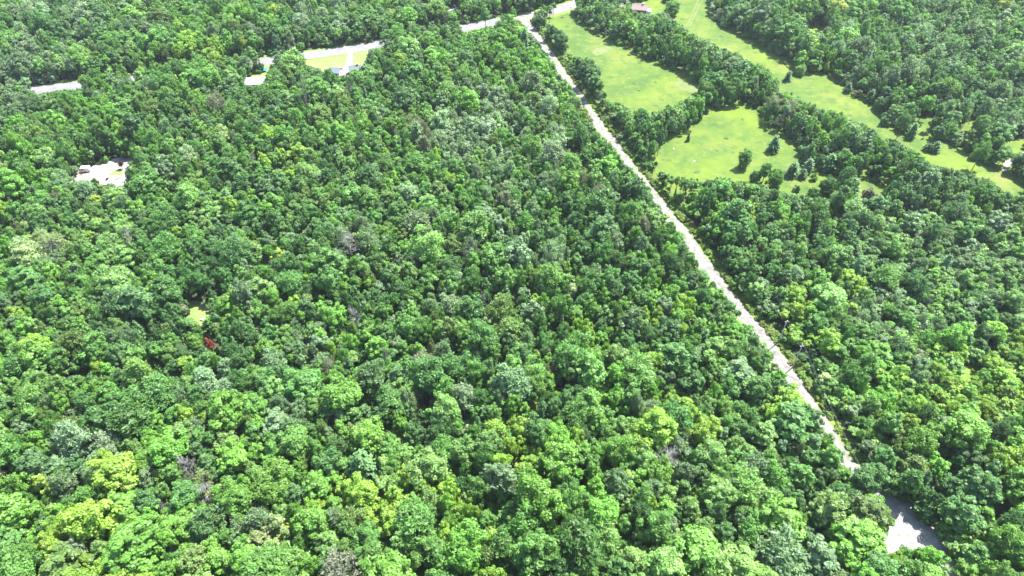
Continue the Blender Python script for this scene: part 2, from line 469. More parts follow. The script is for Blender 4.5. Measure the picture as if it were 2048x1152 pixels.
rl = [(60, 1056, 1071), (89, 1083, 1097), (123, 1107, 1121), (147, 1117, 1136), (164, 1134, 1147), (188, 1151, 1170), (205, 1163, 1179), (232, 1182, 1198), (256, 1192, 1216), (274, 1213, 1229),
      (291, 1228, 1243), (315, 1242, 1261), (335, 1264, 1277), (356, 1285, 1297), (376, 1297, 1309), (395, 1306, 1324), (430, 1335, 1355), (465, 1364, 1387), (500, 1384, 1408),
      (530, 1400, 1427), (558, 1426, 1448), (585, 1446, 1467), (619, 1480, 1500), (654, 1504, 1528), (674, 1524, 1544), (695, 1541, 1562), (722, 1555, 1580), (742, 1568, 1592),
      (763, 1576, 1606), (778, 1588, 1616), (799, 1612, 1632), (820, 1630, 1650), (840, 1647, 1667), (860, 1656, 1678), (884, 1668, 1690), (905, 1683, 1702), (936, 1692, 1712)]
OPEN['gravel'] = [(b, y) for y, a, b in rl] + [(a, y) for y, a, b in reversed(rl)]
OW, OHH = 1024, 640
yy, xx = np.mgrid[0:OHH, 0:OW]
CX, CY = xx * 2 + 1.0, yy * 2 + 1.0
MASK = np.zeros((OHH, OW), bool)
LIT = np.zeros((OHH, OW), bool)
NOLIT = ('red_leaves', 'near_pole_a', 'near_pole_b', 'road_end_a', 'road_end_b', 'gap', 'brush', 'glade', 'main_road_c', 'main_road_d', 'main_road_e')
for kk, pl in OPEN.items():
    mm = inpoly(CX, CY, pl)
    MASK |= mm
    if kk not in NOLIT:
        LIT |= mm
LIT |= inpoly(CX, CY, [(1768, 1076), (1815, 1040), (1826, 1078), (1800, 1100)])

def look(mask, px, py):
    ix = (np.asarray(px) / 2).astype(int); iy = (np.asarray(py) / 2).astype(int)
    ok = (ix >= 0) & (ix < OW) & (iy >= 0) & (iy < OHH)
    r = np.zeros(ix.shape, bool)
    r[ok] = mask[iy[ok], ix[ok]]
    return r

def crown_hits(x, y, h, r, low=0.3, shadow=True):
    """share of a crown's outline that would cover open ground, and whether its shadow lands on lit ground"""
    x = np.atleast_1d(x); y = np.atleast_1d(y); h = np.atleast_1d(h); r = np.atleast_1d(r)
    tot = np.zeros(len(x)); n = 0
    for t, k in ((low, 0.6), (0.5, 0.92), (0.6, 0.5), (0.7, 0.95), (0.88, 0.6), (1.0, 0.1), (0.1, 0.0)):
        for a in range(8):
            ang = a * math.pi / 4
            px, py, _ = PR(x + r * k * math.cos(ang), y + r * k * math.sin(ang), h * t)
            tot += look(MASK, px, py); n += 1
            if k == 0.0:
                break
    res = tot / n
    if shadow:
        s = np.zeros(len(x)); m = 0
        for t, k in ((0.45, 0.3), (0.65, 0.85), (0.85, 0.5)):
            for a in (0, 2, 4, 6):
                ang = a * math.pi / 4
                hx = x + r * k * math.cos(ang); hy = y + r * k * math.sin(ang)
                L = h * t / math.tan(SUN_EL)
                px, py, _ = PR(hx - math.sin(SUN_AZ) * L, hy - math.cos(SUN_AZ) * L, 0 * h)
                s += look(LIT, px, py); m += 1
        return res, s / m
    return res, np.zeros(len(x))

def line_dist(x, y, line):
    P = np.stack([np.atleast_1d(x), np.atleast_1d(y)], 1)
    best = np.full(len(P), 1e9); side = np.zeros(len(P))
    d = np.gradient(line, axis=0); d /= np.linalg.norm(d, axis=1)[:, None]
    for i in range(0, len(line)):
        v = P - line[i]
        dd = np.hypot(v[:, 0], v[:, 1])
        c = dd < best
        best[c] = dd[c]
        side[c] = (v[c, 0] * -d[i, 1] + v[c, 1] * d[i, 0])
    return best, side

# ------------------------------------------------------------------ tree meshes
def rand_dirs(n, g):
    v = g.normal(size=(n, 3)); return v / np.linalg.norm(v, axis=1)[:, None]

t_ = (1 + 5 ** 0.5) / 2
ICO_V = np.array([(-1, t_, 0), (1, t_, 0), (-1, -t_, 0), (1, -t_, 0), (0, -1, t_), (0, 1, t_), (0, -1, -t_), (0, 1, -t_), (t_, 0, -1), (t_, 0, 1), (-t_, 0, -1), (-t_, 0, 1)])
ICO_V /= np.linalg.norm(ICO_V[0])
ICO_F = np.array([(0, 11, 5), (0, 5, 1), (0, 1, 7), (0, 7, 10), (0, 10, 11), (1, 5, 9), (5, 11, 4), (11, 10, 2), (10, 7, 6), (7, 1, 8), (3, 9, 4), (3, 4, 2), (3, 2, 6), (3, 6, 8), (3, 8, 9),
                  (4, 9, 5), (2, 4, 11), (6, 2, 10), (8, 6, 7), (9, 8, 1)])

def cards(P, Nn, T, sx, sy):
    """quads centred on P, facing Nn, long side along T"""
    Nn = Nn / (np.linalg.norm(Nn, axis=1)[:, None] + 1e-9)
    T = T - Nn * (T * Nn).sum(1)[:, None]
    T /= (np.linalg.norm(T, axis=1)[:, None] + 1e-9)
    B = np.cross(Nn, T)
    sx = sx[:, None]; sy = sy[:, None]
    V = np.stack([P - B * sx * 0.9 - T * sy * 0.4, P + B * sx * 0.5 - T * sy, P + B * sx + T * sy * 0.45, P - B * sx * 0.45 + T * sy], 1)
    return V.reshape(-1, 3), np.arange(len(P) * 4).reshape(-1, 4)

def tube_np(pts, rad, n=4):
    m = MB(); m.tube(pts, rad, n, cap=False)
    return np.array(m.v), np.array(m.f)

def join(parts):
    V = []; F = []; o = 0
    for v, f in parts:
        V.append(v); F.append(f + o); o += len(v)
    return np.concatenate(V), np.concatenate(F)

def broadleaf(seed, H=12.0, R=3.2, nl=36, per=74, leaf=0.27, lobe=(0.24, 0.40), style='clump', bot=-0.45, depth=0.36, open_=0.0, stems=1):
    g = np.random.default_rng(seed)
    zc = H * (1 - depth) - 0.3
    sem = np.array([R, R, H * depth])
    ph = g.uniform(0, 6.28, 4); am = g.uniform(0.05, 0.2, 4)
    D = []
    tries = 0
    while len(D) < nl and tries < 4000:
        tries += 1
        d = rand_dirs(1, g)[0]
        if d[2] < bot: continue
        if min([np.linalg.norm(d - e) for e in D] or [9]) < 0.36 - tries * 0.0001: continue
        D.append(d)
    D = np.array(D)
    az = np.arctan2(D[:, 1], D[:, 0])
    f = 1 + am[0] * np.sin(az + ph[0]) + am[1] * np.sin(2 * az + ph[1]) + am[2] * np.sin(3 * az + 2 * D[:, 2] + ph[2])
    rad = f * g.uniform(0.52, 1.0, len(D))
    LC = D * sem * rad[:, None] + [0, 0, zc]
    RL = R * g.uniform(lobe[0], lobe[1], len(D)) * (1.0 if style != 'feather' else 0.9)
    Vb = []; Fb = []; vary = []
    o = 0
    lv = g.uniform(0, 1, len(D))
    # solid hearts of the leaf clumps
    if open_ < 0.5:
        for i in range(len(D)):
            v = ICO_V * RL[i] * g.uniform(0.40, 0.72, (12, 1)) * [1, 1, 0.8] + LC[i]
            Vb.append(v); Fb.append(ICO_F + o); o += 12; vary.append(np.full(12, lv[i] * 0.8))
        v = ICO_V * sem * 0.55 * g.uniform(0.8, 1.1, (12, 1)) + [0, 0, zc - H * 0.02]
        Vb.append(v); Fb.append(ICO_F + o); o += 12; vary.append(np.full(12, 0.3))
    tri = np.concatenate(Fb) if Fb else None
    n = len(D) * per
    idx = np.repeat(np.arange(len(D)), per)
    d = rand_dirs(n, g)
    out = D[idx] * 0.55 + [0, 0, 0.25]
    d = d + out * 0.8
    d /= np.linalg.norm(d, axis=1)[:, None]
    if style == 'feather':
        rr = g.uniform(0.35, 1.35, n)
        P = LC[idx] + d * RL[idx][:, None] * rr[:, None] * [1, 1, 1.05]
        T = d * 0.9 + [0, 0, 0.5] + g.normal(0, 0.3, (n, 3))
        Nn = d * 0.5 + g.normal(0, 0.7, (n, 3)) + [0, 0, 0.3]
        sx = leaf * g.uniform(0.3, 0.55, n); sy = leaf * g.uniform(0.9, 1.6, n)
    else:
        rr = g.uniform(0.62, 1.16, n)
        P = LC[idx] + d * RL[idx][:, None] * rr[:, None] * [1, 1, 0.85]
        T = g.normal(0, 1, (n, 3))
        Nn = d * 0.8 + g.normal(0, 0.42, (n, 3)) + [0, 0, 0.35]
        sx = leaf * g.uniform(0.55, 1.1, n); sy = leaf * g.uniform(0.6, 1.25, n)
    Vc, Fc = cards(P, Nn, T, sx, sy)
    va = np.clip(lv[idx] * 0.55 + g.uniform(0, 0.5, n) - 0.02, 0, 1)
    crown_V = np.concatenate(Vb + [Vc]) if Vb else Vc
    vary = np.concatenate(vary + [np.repeat(va, 4)]) if vary else np.repeat(va, 4)
    crown_F = ([tri] if tri is not None else []) + [Fc + (len(crown_V) - len(Vc))]
    # trunk and limbs
    tp = []
    for s in range(stems):
        ox, oy = (0, 0) if stems == 1 else (0.35 * math.cos(s * 2.6), 0.35 * math.sin(s * 2.6))
        lean = g.normal(0, 0.35, 2)
        top = np.array([lean[0] + ox * 3, lean[1] + oy * 3, zc + H * 0.12])
        mid = np.array([ox * 1.3 + lean[0] * 0.3, oy * 1.3 + lean[1] * 0.3, H * 0.32])
        tp.append(tube_np([(ox, oy, -0.2), (ox, oy, 0.5), mid, top], [0.024 * H * 1.15 / stems ** .5, 0.017 * H / stems ** .5, 0.013 * H / stems ** .5, 0.03], 6))
        ks = g.choice(len(D), min(10 if open_ < 0.5 else len(D), len(D)), replace=False)
        for kq in ks:
            a = g.uniform(0.1, 0.8)
            st = mid * (1 - a) + top * a
            en = LC[kq]
            m = st * 0.5 + en * 0.5 + [0, 0, -0.25]
            tp.append(tube_np([st, m, en], [0.075, 0.05, 0.02], 4))
            if open_ >= 0.5:
                for _ in range(5):
                    e2 = en + rand_dirs(1, g)[0] * RL[kq] * 1.3 + [0, 0, 0.3]
                    tp.append(tube_np([m * 0.3 + en * 0.7, e2], [0.03, 0.012], 3))
    tV, tF = join(tp)
    return crown_V, crown_F, vary, tV, tF

def conifer(seed, H=9.0, R=2.4, levels=15, nb=10, droop=0.25, ragged=0.25, start=0.08):
    g = np.random.default_rng(seed)
    P = []; Nn = []; T = []; sx = []; sy = []; va = []
    tp = [tube_np([(0, 0, -0.2), (0, 0, H * 0.5), (0, 0, H * 0.99)], [0.02 * H, 0.012 * H, 0.02], 6)]
    for l in range(levels):
        t = start + (1 - start) * (l / levels) ** 0.92
        z0 = H * t
        rmax = R * (1 - t) ** 0.5 * g.uniform(0.75, 1.12) + 0.15
        for b in range(nb):
            a = b / nb * 6.283 + g.uniform(-0.3, 0.3) + l * 0.7
            r = rmax * g.uniform(1 - ragged, 1 + ragged * 0.4)
            k = max(2, int(r / 0.24))
            lvv = g.uniform(0, 1)
            for j in range(k):
                q = (j + 0.8) / k
                z = z0 - droop * r * q + 0.16 * r * q * q + g.normal(0, 0.05)
                w = (0.16 + 0.20 * (1 - q)) * (0.6 + 0.4 * min(r, 2))
                for s in (0, 1):
                    off = g.normal(0, 0.16 * min(1, r), 2)
                    P.append((math.cos(a) * r * q + off[0], math.sin(a) * r * q + off[1], z + g.normal(0, 0.06)))
                    Nn.append((math.cos(a) * 0.35 + g.normal(0, 0.3), math.sin(a) * 0.35 + g.normal(0, 0.3), 1.0))
                    T.append((math.cos(a) + g.normal(0, 0.4), math.sin(a) + g.normal(0, 0.4), -droop + 0.2))
                    sx.append(w * g.uniform(0.5, 0.9)); sy.append(w * g.uniform(1.1, 1.7)); va.append(min(1, lvv * 0.5 + g.uniform(0, 0.5)))
    Vc, Fc = cards(np.array(P), np.array(Nn), np.array(T), np.array(sx), np.array(sy))
    # a ragged inner body so the middle is closed
    m = 9; rings = []
    for i in range(7):
        t = start + (1 - start) * i / 6.0
        rr = R * 0.5 * (1 - t) ** 0.7 + 0.03
        rings += [(math.cos(j / m * 6.283 + i) * rr * g.uniform(0.6, 1.1), math.sin(j / m * 6.283 + i) * rr * g.uniform(0.6, 1.1), H * t) for j in range(m)]
    Q = []
    for i in range(6):
        for j in range(m):
            Q.append((i * m + j, i * m + (j + 1) % m, (i + 1) * m + (j + 1) % m, (i + 1) * m + j))
    V = np.concatenate([np.array(rings), Vc])
    F = [np.array(Q), Fc + len(rings)]
    vary = np.concatenate([np.full(len(rings), 0.2), np.repeat(np.array(va), 4)])
    tV, tF = join(tp)
    return V, F, vary, tV, tF

def deadtree(seed, H=11.0, R=2.8):
    g = np.random.default_rng(seed)
    tp = [tube_np([(0, 0, -0.2), (0.1, 0, H * 0.4), (0.3, 0.1, H * 0.8), (0.4, 0.2, H)], [0.2, 0.15, 0.08, 0.02], 6)]
    br = []
    for i in range(22):
        t = g.uniform(0.35, 0.95)
        a = g.uniform(0, 6.283)
        L = R * (1.25 - t) * g.uniform(0.7, 1.3)
        s = np.array([0.3 * t, 0.1 * t, H * t])
        e = s + [math.cos(a) * L, math.sin(a) * L, L * g.uniform(0.4, 1.0)]
        m = (s + e) / 2 + g.normal(0, 0.15, 3) + [0, 0, -0.1]
        br.append(tube_np([s, m, e], [0.075, 0.05, 0.02], 4))
        for _ in range(7):
            q = g.uniform(0.3, 1)
            p = s * (1 - q) + e * q
            e2 = p + rand_dirs(1, g)[0] * g.uniform(0.5, 1.1) + [0, 0, 0.35]
            br.append(tube_np([p, e2], [0.035, 0.012], 3))
            e3 = e2 + rand_dirs(1, g)[0] * 0.5
            br.append(tube_np([(p + e2) / 2, e3], [0.022, 0.01], 3))
    bV, bF = join(br)
    tV, tF = join(tp)
    return bV, [bF], None, tV, tF

# kind -> list of variants (height, radius, crown mesh, trunk mesh, joined mesh)
VAR = {}
POOL = bpy.data.collections.new('tree_kinds')      # not linked: only the scattering reads it
pool_index = {}
def register(kind, i, H, R, data, cm, tm):
    V, F, vary, tV, tF = data
    crown = mesh_np('crown', V, F, [cm], vary=vary)
    trunk = mesh_np('trunk', tV, [tF], [tm])
    JV = np.concatenate([V, tV])
    jv = np.concatenate([vary if vary is not None else np.zeros(len(V)), np.zeros(len(tV))])
    joined = mesh_np('%s_%02d' % (kind, i), JV, list(F) + [tF + len(V)], [cm, tm], fm=[0] * len(F) + [1], vary=jv)
    ob = bpy.data.objects.new('v%03d_%s' % (len(pool_index), kind), joined)
    POOL.objects.link(ob)
    pool_index[(kind, i)] = len(pool_index)
    VAR.setdefault(kind, []).append((H, R, crown, trunk))

for i in range(6):
    H, R = [(12, 3.2), (12.5, 3.6), (11, 3.0), (13, 3.4), (12, 3.9), (10.5, 2.9)][i]
    register('clump', i, H, R, broadleaf(100 + i, H, R, nl=[38, 44, 34, 42, 48, 32][i], per=88, leaf=0.235, lobe=(0.20, 0.36)), M_LEAF, M_BARK)
for i in range(4):
    H, R = [(12, 2.9), (13, 3.2), (11.5, 3.3), (12, 2.5)][i]
    register('soft', i, H, R, broadleaf(200 + i, H, R, nl=[48, 52, 46, 44][i], per=58, leaf=0.25, lobe=(0.17, 0.28), depth=0.4), M_LEAF, M_BARK)
for i in range(4):
    H, R = [(12, 3.2), (12.5, 3.5), (11.5, 2.8), (13, 3.0)][i]
    register('feather', i, H, R, broadleaf(300 + i, H, R, nl=[30, 34, 28, 32][i], per=90, leaf=0.30, lobe=(0.26, 0.36), style='feather', depth=0.38), M_LEAF, M_BARK)
for i in range(3):
    H, R = [(11.5, 2.8), (12, 3.0), (11, 2.6)][i]
    register('sparse', i, H, R, broadleaf(400 + i, H, R, nl=30, per=38, leaf=0.22, lobe=(0.26, 0.38), style='feather', open_=1.0, depth=0.36), M_LEAF, M_DEAD)
for i in range(3):
    H, R = [(9, 2.5), (8, 2.8), (10, 2.5)][i]
    register('conifer', i, H, R, conifer(500 + i, H, R, nb=[10, 11, 9][i], ragged=0.42), M_NEEDLE, M_BARK)
for i in range(3):
    H, R = [(7, 2.4), (7.5, 2.2), (6.5, 2.5)][i]
    register('round', i, H, R, broadleaf(800 + i, H, R, nl=46, per=76, leaf=0.24, lobe=(0.22, 0.36), style=['clump', 'feather', 'feather'][i], depth=0.47, bot=-0.9, stems=2), M_LEAF, M_BARK)
for i in range(4):
    H, R = [(9.5, 1.7), (9, 1.5), (10, 1.8), (9.2, 1.6)][i]
    register('young', i, H, R, broadleaf(900 + i, H, R, nl=[20, 17, 24, 19][i], per=64, leaf=0.23, lobe=(0.26, 0.44), style=['clump', 'clump', 'feather', 'clump'][i], depth=[0.21, 0.19, 0.24, 0.2][i], bot=-0.7), M_LEAF, M_BARK)
for i in range(2):
    register('dead', i, 11, 2.8, deadtree(600 + i), M_DEAD, M_DEAD)
for i in range(3):
    H, R = [(3.4, 1.9), (3.0, 1.7), (4.2, 1.9)][i]
    register('bush', i, H, R, broadleaf(700 + i, H, R, nl=16, per=46, leaf=0.22, lobe=(0.30, 0.45), depth=0.48, bot=-0.7, stems=3), M_LEAF, M_BARK)

# ------------------------------------------------------------------ leaf colours
TINT = {
 'mid green':    (0.102, 0.222, 0.046),
 'dark green':   (0.062, 0.143, 0.040),
 'deep green':   (0.082, 0.186, 0.046),
 'bright green': (0.136, 0.285, 0.044),
 'light green':  (0.160, 0.285, 0.075),
 'yellow green': (0.200, 0.330, 0.044),
 'yellow':       (0.270, 0.335, 0.052),
 'grey green':   (0.140, 0.222, 0.105),
 'silver green': (0.200, 0.285, 0.160),
 'blue green':   (0.088, 0.172, 0.062),
 'olive green':  (0.124, 0.202, 0.052),
 'brownish':     (0.165, 0.178, 0.105),
 'pale yellow':  (0.230, 0.305, 0.115),
 'red':          (0.260, 0.060, 0.035),
}
CN = list(TINT)

def patch(px, py, s, seed):
    """smooth random field over the ground, 0..1"""
    g = np.random.default_rng(seed)
    r = np.zeros(np.shape(px))
    for i in range(5):
        a = g.uniform(0, 6.28); f = s * g.uniform(0.6, 1.7); p = g.uniform(0, 6.28)
        r = r + np.sin((px * math.cos(a) + py * math.sin(a)) * f + p)
    return 1 / (1 + np.exp(-r * 0.9))

# spots of the photograph with a colour of their own: x, y, radius (px), colour, chance
SPOTS = [(1900, 640, 260, 'light green', .38), (1880, 560, 260, 'grey green', .2), (1930, 800, 200, 'yellow green', .2), (1000, 280, 130, 'silver green', .40), (900, 262, 45, 'silver green', .8), (935, 285, 30, 'silver green', .7), (1110, 310, 30, 'silver green', .8), (1060, 500, 45, 'silver green', .6), (1010, 445, 40, 'silver green', .6),
         (1090, 520, 30, 'grey green', .9), (860, 440, 30, 'grey green', .7), (60, 60, 120, 'silver green', .4), (30, 170, 70, 'grey green', .6), (620, 20, 80, 'silver green', .35), (420, 60, 60, 'bright green', .4),
         (430, 95, 25, 'yellow green', .9), (380, 95, 30, 'yellow green', .8), (300, 210, 30, 'olive green', .6), (340, 230, 25, 'dark green', .9), (1080, 90, 60, 'bright green', .5), (1000, 100, 80, 'bright green', .45),
         (650, 280, 70, 'light green', .5), (560, 300, 60, 'yellow green', .4), (700, 280, 50, 'bright green', .5), (30, 350, 60, 'bright green', .5), (840, 270, 25, 'brownish', .9), (1160, 355, 30, 'brownish', .4),
         (620, 400, 30, 'olive green', .7), (720, 470, 40, 'grey green', .8), (1190, 430, 60, 'dark green', .5), (480, 470, 60, 'blue green', .5), (200, 470, 80, 'light green', .35), (60, 480, 40, 'pale yellow', .5),
         (750, 590, 60, 'dark green', .5), (1000, 640, 50, 'olive green', .6), (1170, 690, 45, 'bright green', .9), (1170, 650, 30, 'yellow green', .6), (1330, 620, 60, 'yellow green', .6), (1310, 590, 40, 'bright green', .7),
         (370, 670, 80, 'dark green', .4), (480, 690, 40, 'dark green', .8), (400, 540, 70, 'dark green', .5), (300, 650, 40, 'dark green', .7), (600, 690, 60, 'grey green', .5), (860, 700, 30, 'brownish', .5), (560, 770, 40, 'deep green', .8),
         (870, 840, 60, 'dark green', .5), (860, 800, 35, 'brownish', .6), (1140, 770, 60, 'light green', .5), (1130, 820, 50, 'dark green', .6), (1250, 760, 70, 'bright green', .4), (1330, 840, 60, 'yellow green', .7),
         (1390, 850, 30, 'yellow green', .8), (1490, 830, 60, 'deep green', .95), (1440, 830, 35, 'light green', .9), (1560, 810, 35, 'yellow green', .7), (1590, 870, 50, 'grey green', .5), (1360, 880, 35, 'grey green', .9),
         (1060, 915, 50, 'yellow green', .9), (1030, 890, 60, 'yellow green', .5), (790, 935, 55, 'light green', .9), (970, 1040, 60, 'yellow green', .9), (760, 1020, 50, 'yellow green', .9), (875, 960, 40, 'yellow green', .8),
         (1185, 1065, 26, 'yellow', 1.0), (1060, 1060, 120, 'mid green', .5), (1120, 1010, 100, 'deep green', .4), (1480, 1010, 60, 'blue green', .6), (1460, 980, 60, 'dark green', .6), (1620, 1010, 70, 'dark green', .7),
         (1590, 1000, 40, 'blue green', .6), (1750, 1020, 50, 'olive green', .6), (1780, 1010, 30, 'yellow green', .6), (1400, 1050, 60, 'dark green', .6), (1200, 1120, 200, 'bright green', .4), (1400, 1110, 200, 'light green', .4),
         (1650, 1110, 120, 'bright green', .4), (235, 945, 45, 'yellow green', 1.0), (285, 880, 40, 'bright green', .9), (150, 935, 60, 'grey green', .8), (215, 905, 35, 'silver green', .8), (120, 910, 40, 'grey green', .6),
         (540, 1070, 55, 'pale yellow', .8), (500, 1020, 50, 'grey green', .6), (590, 820, 50, 'grey green', .8), (430, 760, 40, 'silver green', .6), (200, 1120, 120, 'yellow green', .6), (330, 1120, 90, 'bright green', .7), (30, 1110, 70, 'deep green', .7),
         (650, 1050, 50, 'yellow green', .6), (80, 1020, 80, 'bright green', .5), (640, 990, 60, 'bright green', .6), (720, 980, 50, 'yellow green', .5), (420, 890, 60, 'deep green', .6), (480, 835, 20, 'yellow', .7), (440, 985, 22, 'yellow', .7),
         (1620, 620, 60, 'yellow green', .6), (1620, 650, 50, 'yellow green', .6), (1700, 600, 50, 'yellow green', .4), (1765, 590, 40, 'grey green', .8), (1690, 700, 60, 'mid green', .8), (1850, 800, 80, 'yellow green', .45), (1900, 760, 200, 'bright green', .45),
         (1980, 740, 120, 'yellow green', .6), (1480, 560, 80, 'deep green', .6), (1430, 450, 60, 'bright green', .4), (1500, 470, 60, 'deep green', .5), (1780, 900, 40, 'olive green', .8), (1850, 950, 110, 'deep green', .6), (1880, 1000, 100, 'dark green', .5),
         (1960, 900, 90, 'blue green', .4), (1980, 1090, 90, 'bright green', .5), (1790, 620, 60, 'grey green', .5), (1700, 400, 200, 'blue green', .3), (1900, 480, 150, 'blue green', .35), (1960, 650, 80, 'dark green', .4),
         (1850, 130, 160, 'blue green', .35), (1750, 140, 80, 'mid green', .5), (1800, 40, 150, 'grey green', .25), (2030, 220, 70, 'grey green', .9), (1480, 30, 60, 'silver green', .3), (1750, 160, 50, 'grey green', .5), (1660, 140, 20, 'yellow', .7),
         (1280, 110, 60, 'bright green', .4), (1320, 150, 60, 'deep green', .5), (1440, 160, 60, 'deep green', .7), (1370, 150, 60, 'mid green', .8), (1170, 150, 40, 'dark green', .7), (1360, 210, 30, 'light green', .8), (1100, 80, 40, 'dark green', .9),
         (1560, 225, 25, 'brownish', .5), (1750, 180, 40, 'blue green', .6), (330, 470, 60, 'deep green', .5), (1160, 240, 25, 'brownish', .3)]

def pick_colour(px, py, n):
    """colour index for crowns seen around px, py"""
    base_w = dict(zip(CN, [0.27, 0.055, 0.12, 0.18, 0.155, 0.055, 0.004, 0.085, 0.012, 0.07, 0.05, 0.007, 0.006, 0.0]))
    a = patch(px, py, 0.012, 3); b = patch(px, py, 0.02, 9); c = patch(px, py, 0.03, 21)
    W8 = np.tile(np.array([base_w[k] for k in CN]), (n, 1))
    ci = {k: i for i, k in enumerate(CN)}
    low = np.clip((py - 650) / 450, 0, 1)
    W8[:, ci['yellow green']] *= (0.2 + 1.6 * a * low + 0.35 * a)
    W8[:, ci['bright green']] *= (0.35 + 1.5 * a) * (0.7 + 0.9 * low)
    W8[:, ci['light green']] *= (0.4 + 1.2 * b)
    W8[:, ci['grey green']] *= (0.3 + 1.6 * b)
    W8[:, ci['blue green']] *= (0.3 + 1.5 * c) * (1.5 - low)
    W8[:, ci['dark green']] *= (0.4 + 1.3 * (1 - a)) * (1.3 - 0.8 * low)
    W8[:, ci['deep green']] *= (0.5 + 1.2 * (1 - b)) * (1.2 - 0.4 * low)
    W8 /= W8.sum(1)[:, None]
    cum = np.cumsum(W8, 1)
    u = rng.uniform(0, 1, n)[:, None]
    idx = np.minimum((u > cum).sum(1), len(CN) - 1)
    for (sx, sy, sr, cname, pr) in SPOTS:
        d = np.hypot(px - sx, (py - sy) * 1.1)
        hit = (d < sr) & (rng.uniform(0, 1, n) < pr)
        idx[hit] = ci[cname]
    return idx

# ------------------------------------------------------------------ planting
BRUSH = [(1700, 440), (2300, 430), (2400, 860), (1900, 880), (1780, 820), (1700, 700)]
def plant():
    """candidate positions over the whole wood, larger first, kept apart by crown size"""
    n = 170000
    y = rng.uniform(22, 520, n)
    xr = 70 + y * 0.98
    x = rng.uniform(-1, 1, n) * 580
    ok = np.abs(x) < xr
    x, y = x[ok], y[ok]
    n = len(x)
    gpx, gpy, _ = PR(x, y, np.zeros(n))
    mean_r = np.interp(gpy, [0, 130, 240, 700, 900, 1150], [1.75, 1.55, 1.42, 1.5, 1.72, 2.0])
    r = np.clip(mean_r * rng.lognormal(0, 0.42, n), 0.85, 4.8)
    brush = inpoly(gpx, gpy, BRUSH)
    r[brush] = np.clip(rng.lognormal(math.log(1.4), 0.32, brush.sum()), 0.9, 3.6)
    h = 6.6 + r * 1.7 + rng.normal(0, 1.1, n)
    # gentle waves of taller and shorter wood
    h *= 0.86 + 0.3 * patch(x, y, 0.035, 5)
    h[brush] = 2.6 + r[brush] * 2.5 + rng.normal(0, 0.7, brush.sum())
    gd, gs = line_dist(x, y, GR)
    mdn, ms = line_dist(x, y, MR)
    keep = ~((gs < 0.9) & (gs > -6.6) & (gd < 7)) & (mdn > 6.0)
    keep &= ~((gd < 2.0))
    # low growth along the power line right of the gravel road
    pl = (gs > 0) & (gd < 8.5) & (gpy > 600) & (gpy < 930)
    h[pl] = np.minimum(h[pl], 5.5); r[pl] = np.minimum(r[pl], 2.0)
    x, y, r, h, brush = [a[keep] for a in (x, y, r, h, brush)]
    # fit to the open ground
    hit, sh = crown_hits(x, y, h, r)
    for k in (0.8, 0.62, 0.45):
        bad = (hit > 0.06) | (sh > 0.12)
        if k == 0.45:
            bad &= rng.uniform(0, 1, len(bad)) < 0.6
        h = np.where(bad, h * 0.8 if k == 0.8 else h * 0.76, h); r = np.where(bad, r * 0.85, r)
        hit, sh = crown_hits(x, y, h, r)
    good = (hit <= 0.06) & (sh <= 0.12)
    x, y, r, h = x[good], y[good], r[good], h[good]
    order = np.argsort(-(r + rng.uniform(0, 4.5, len(r))))
    cell = 4.0; grid = {}; out = []
    for i in order:
        cx, cy = int(x[i] // cell), int(y[i] // cell)
        ri = r[i]; free = True
        for a in (-2, -1, 0, 1, 2):
            for b in (-2, -1, 0, 1, 2):
                for j in grid.get((cx + a, cy + b), ()):
                    if (x[i] - x[j]) ** 2 + (y[i] - y[j]) ** 2 < (0.68 * (ri + r[j])) ** 2:
                        free = False; break
                if not free: break
            if not free: break
        if free:
            grid.setdefault((cx, cy), []).append(i); out.append(i)
    out = np.array(out)
    return x[out], y[out], r[out], h[out]

TX, TY, TR, TH = plant()
nT = len(TX)
cpx, cpy, cdz = PR(TX, TY, TH * 0.7)
TC = pick_colour(cpx, cpy, nT)

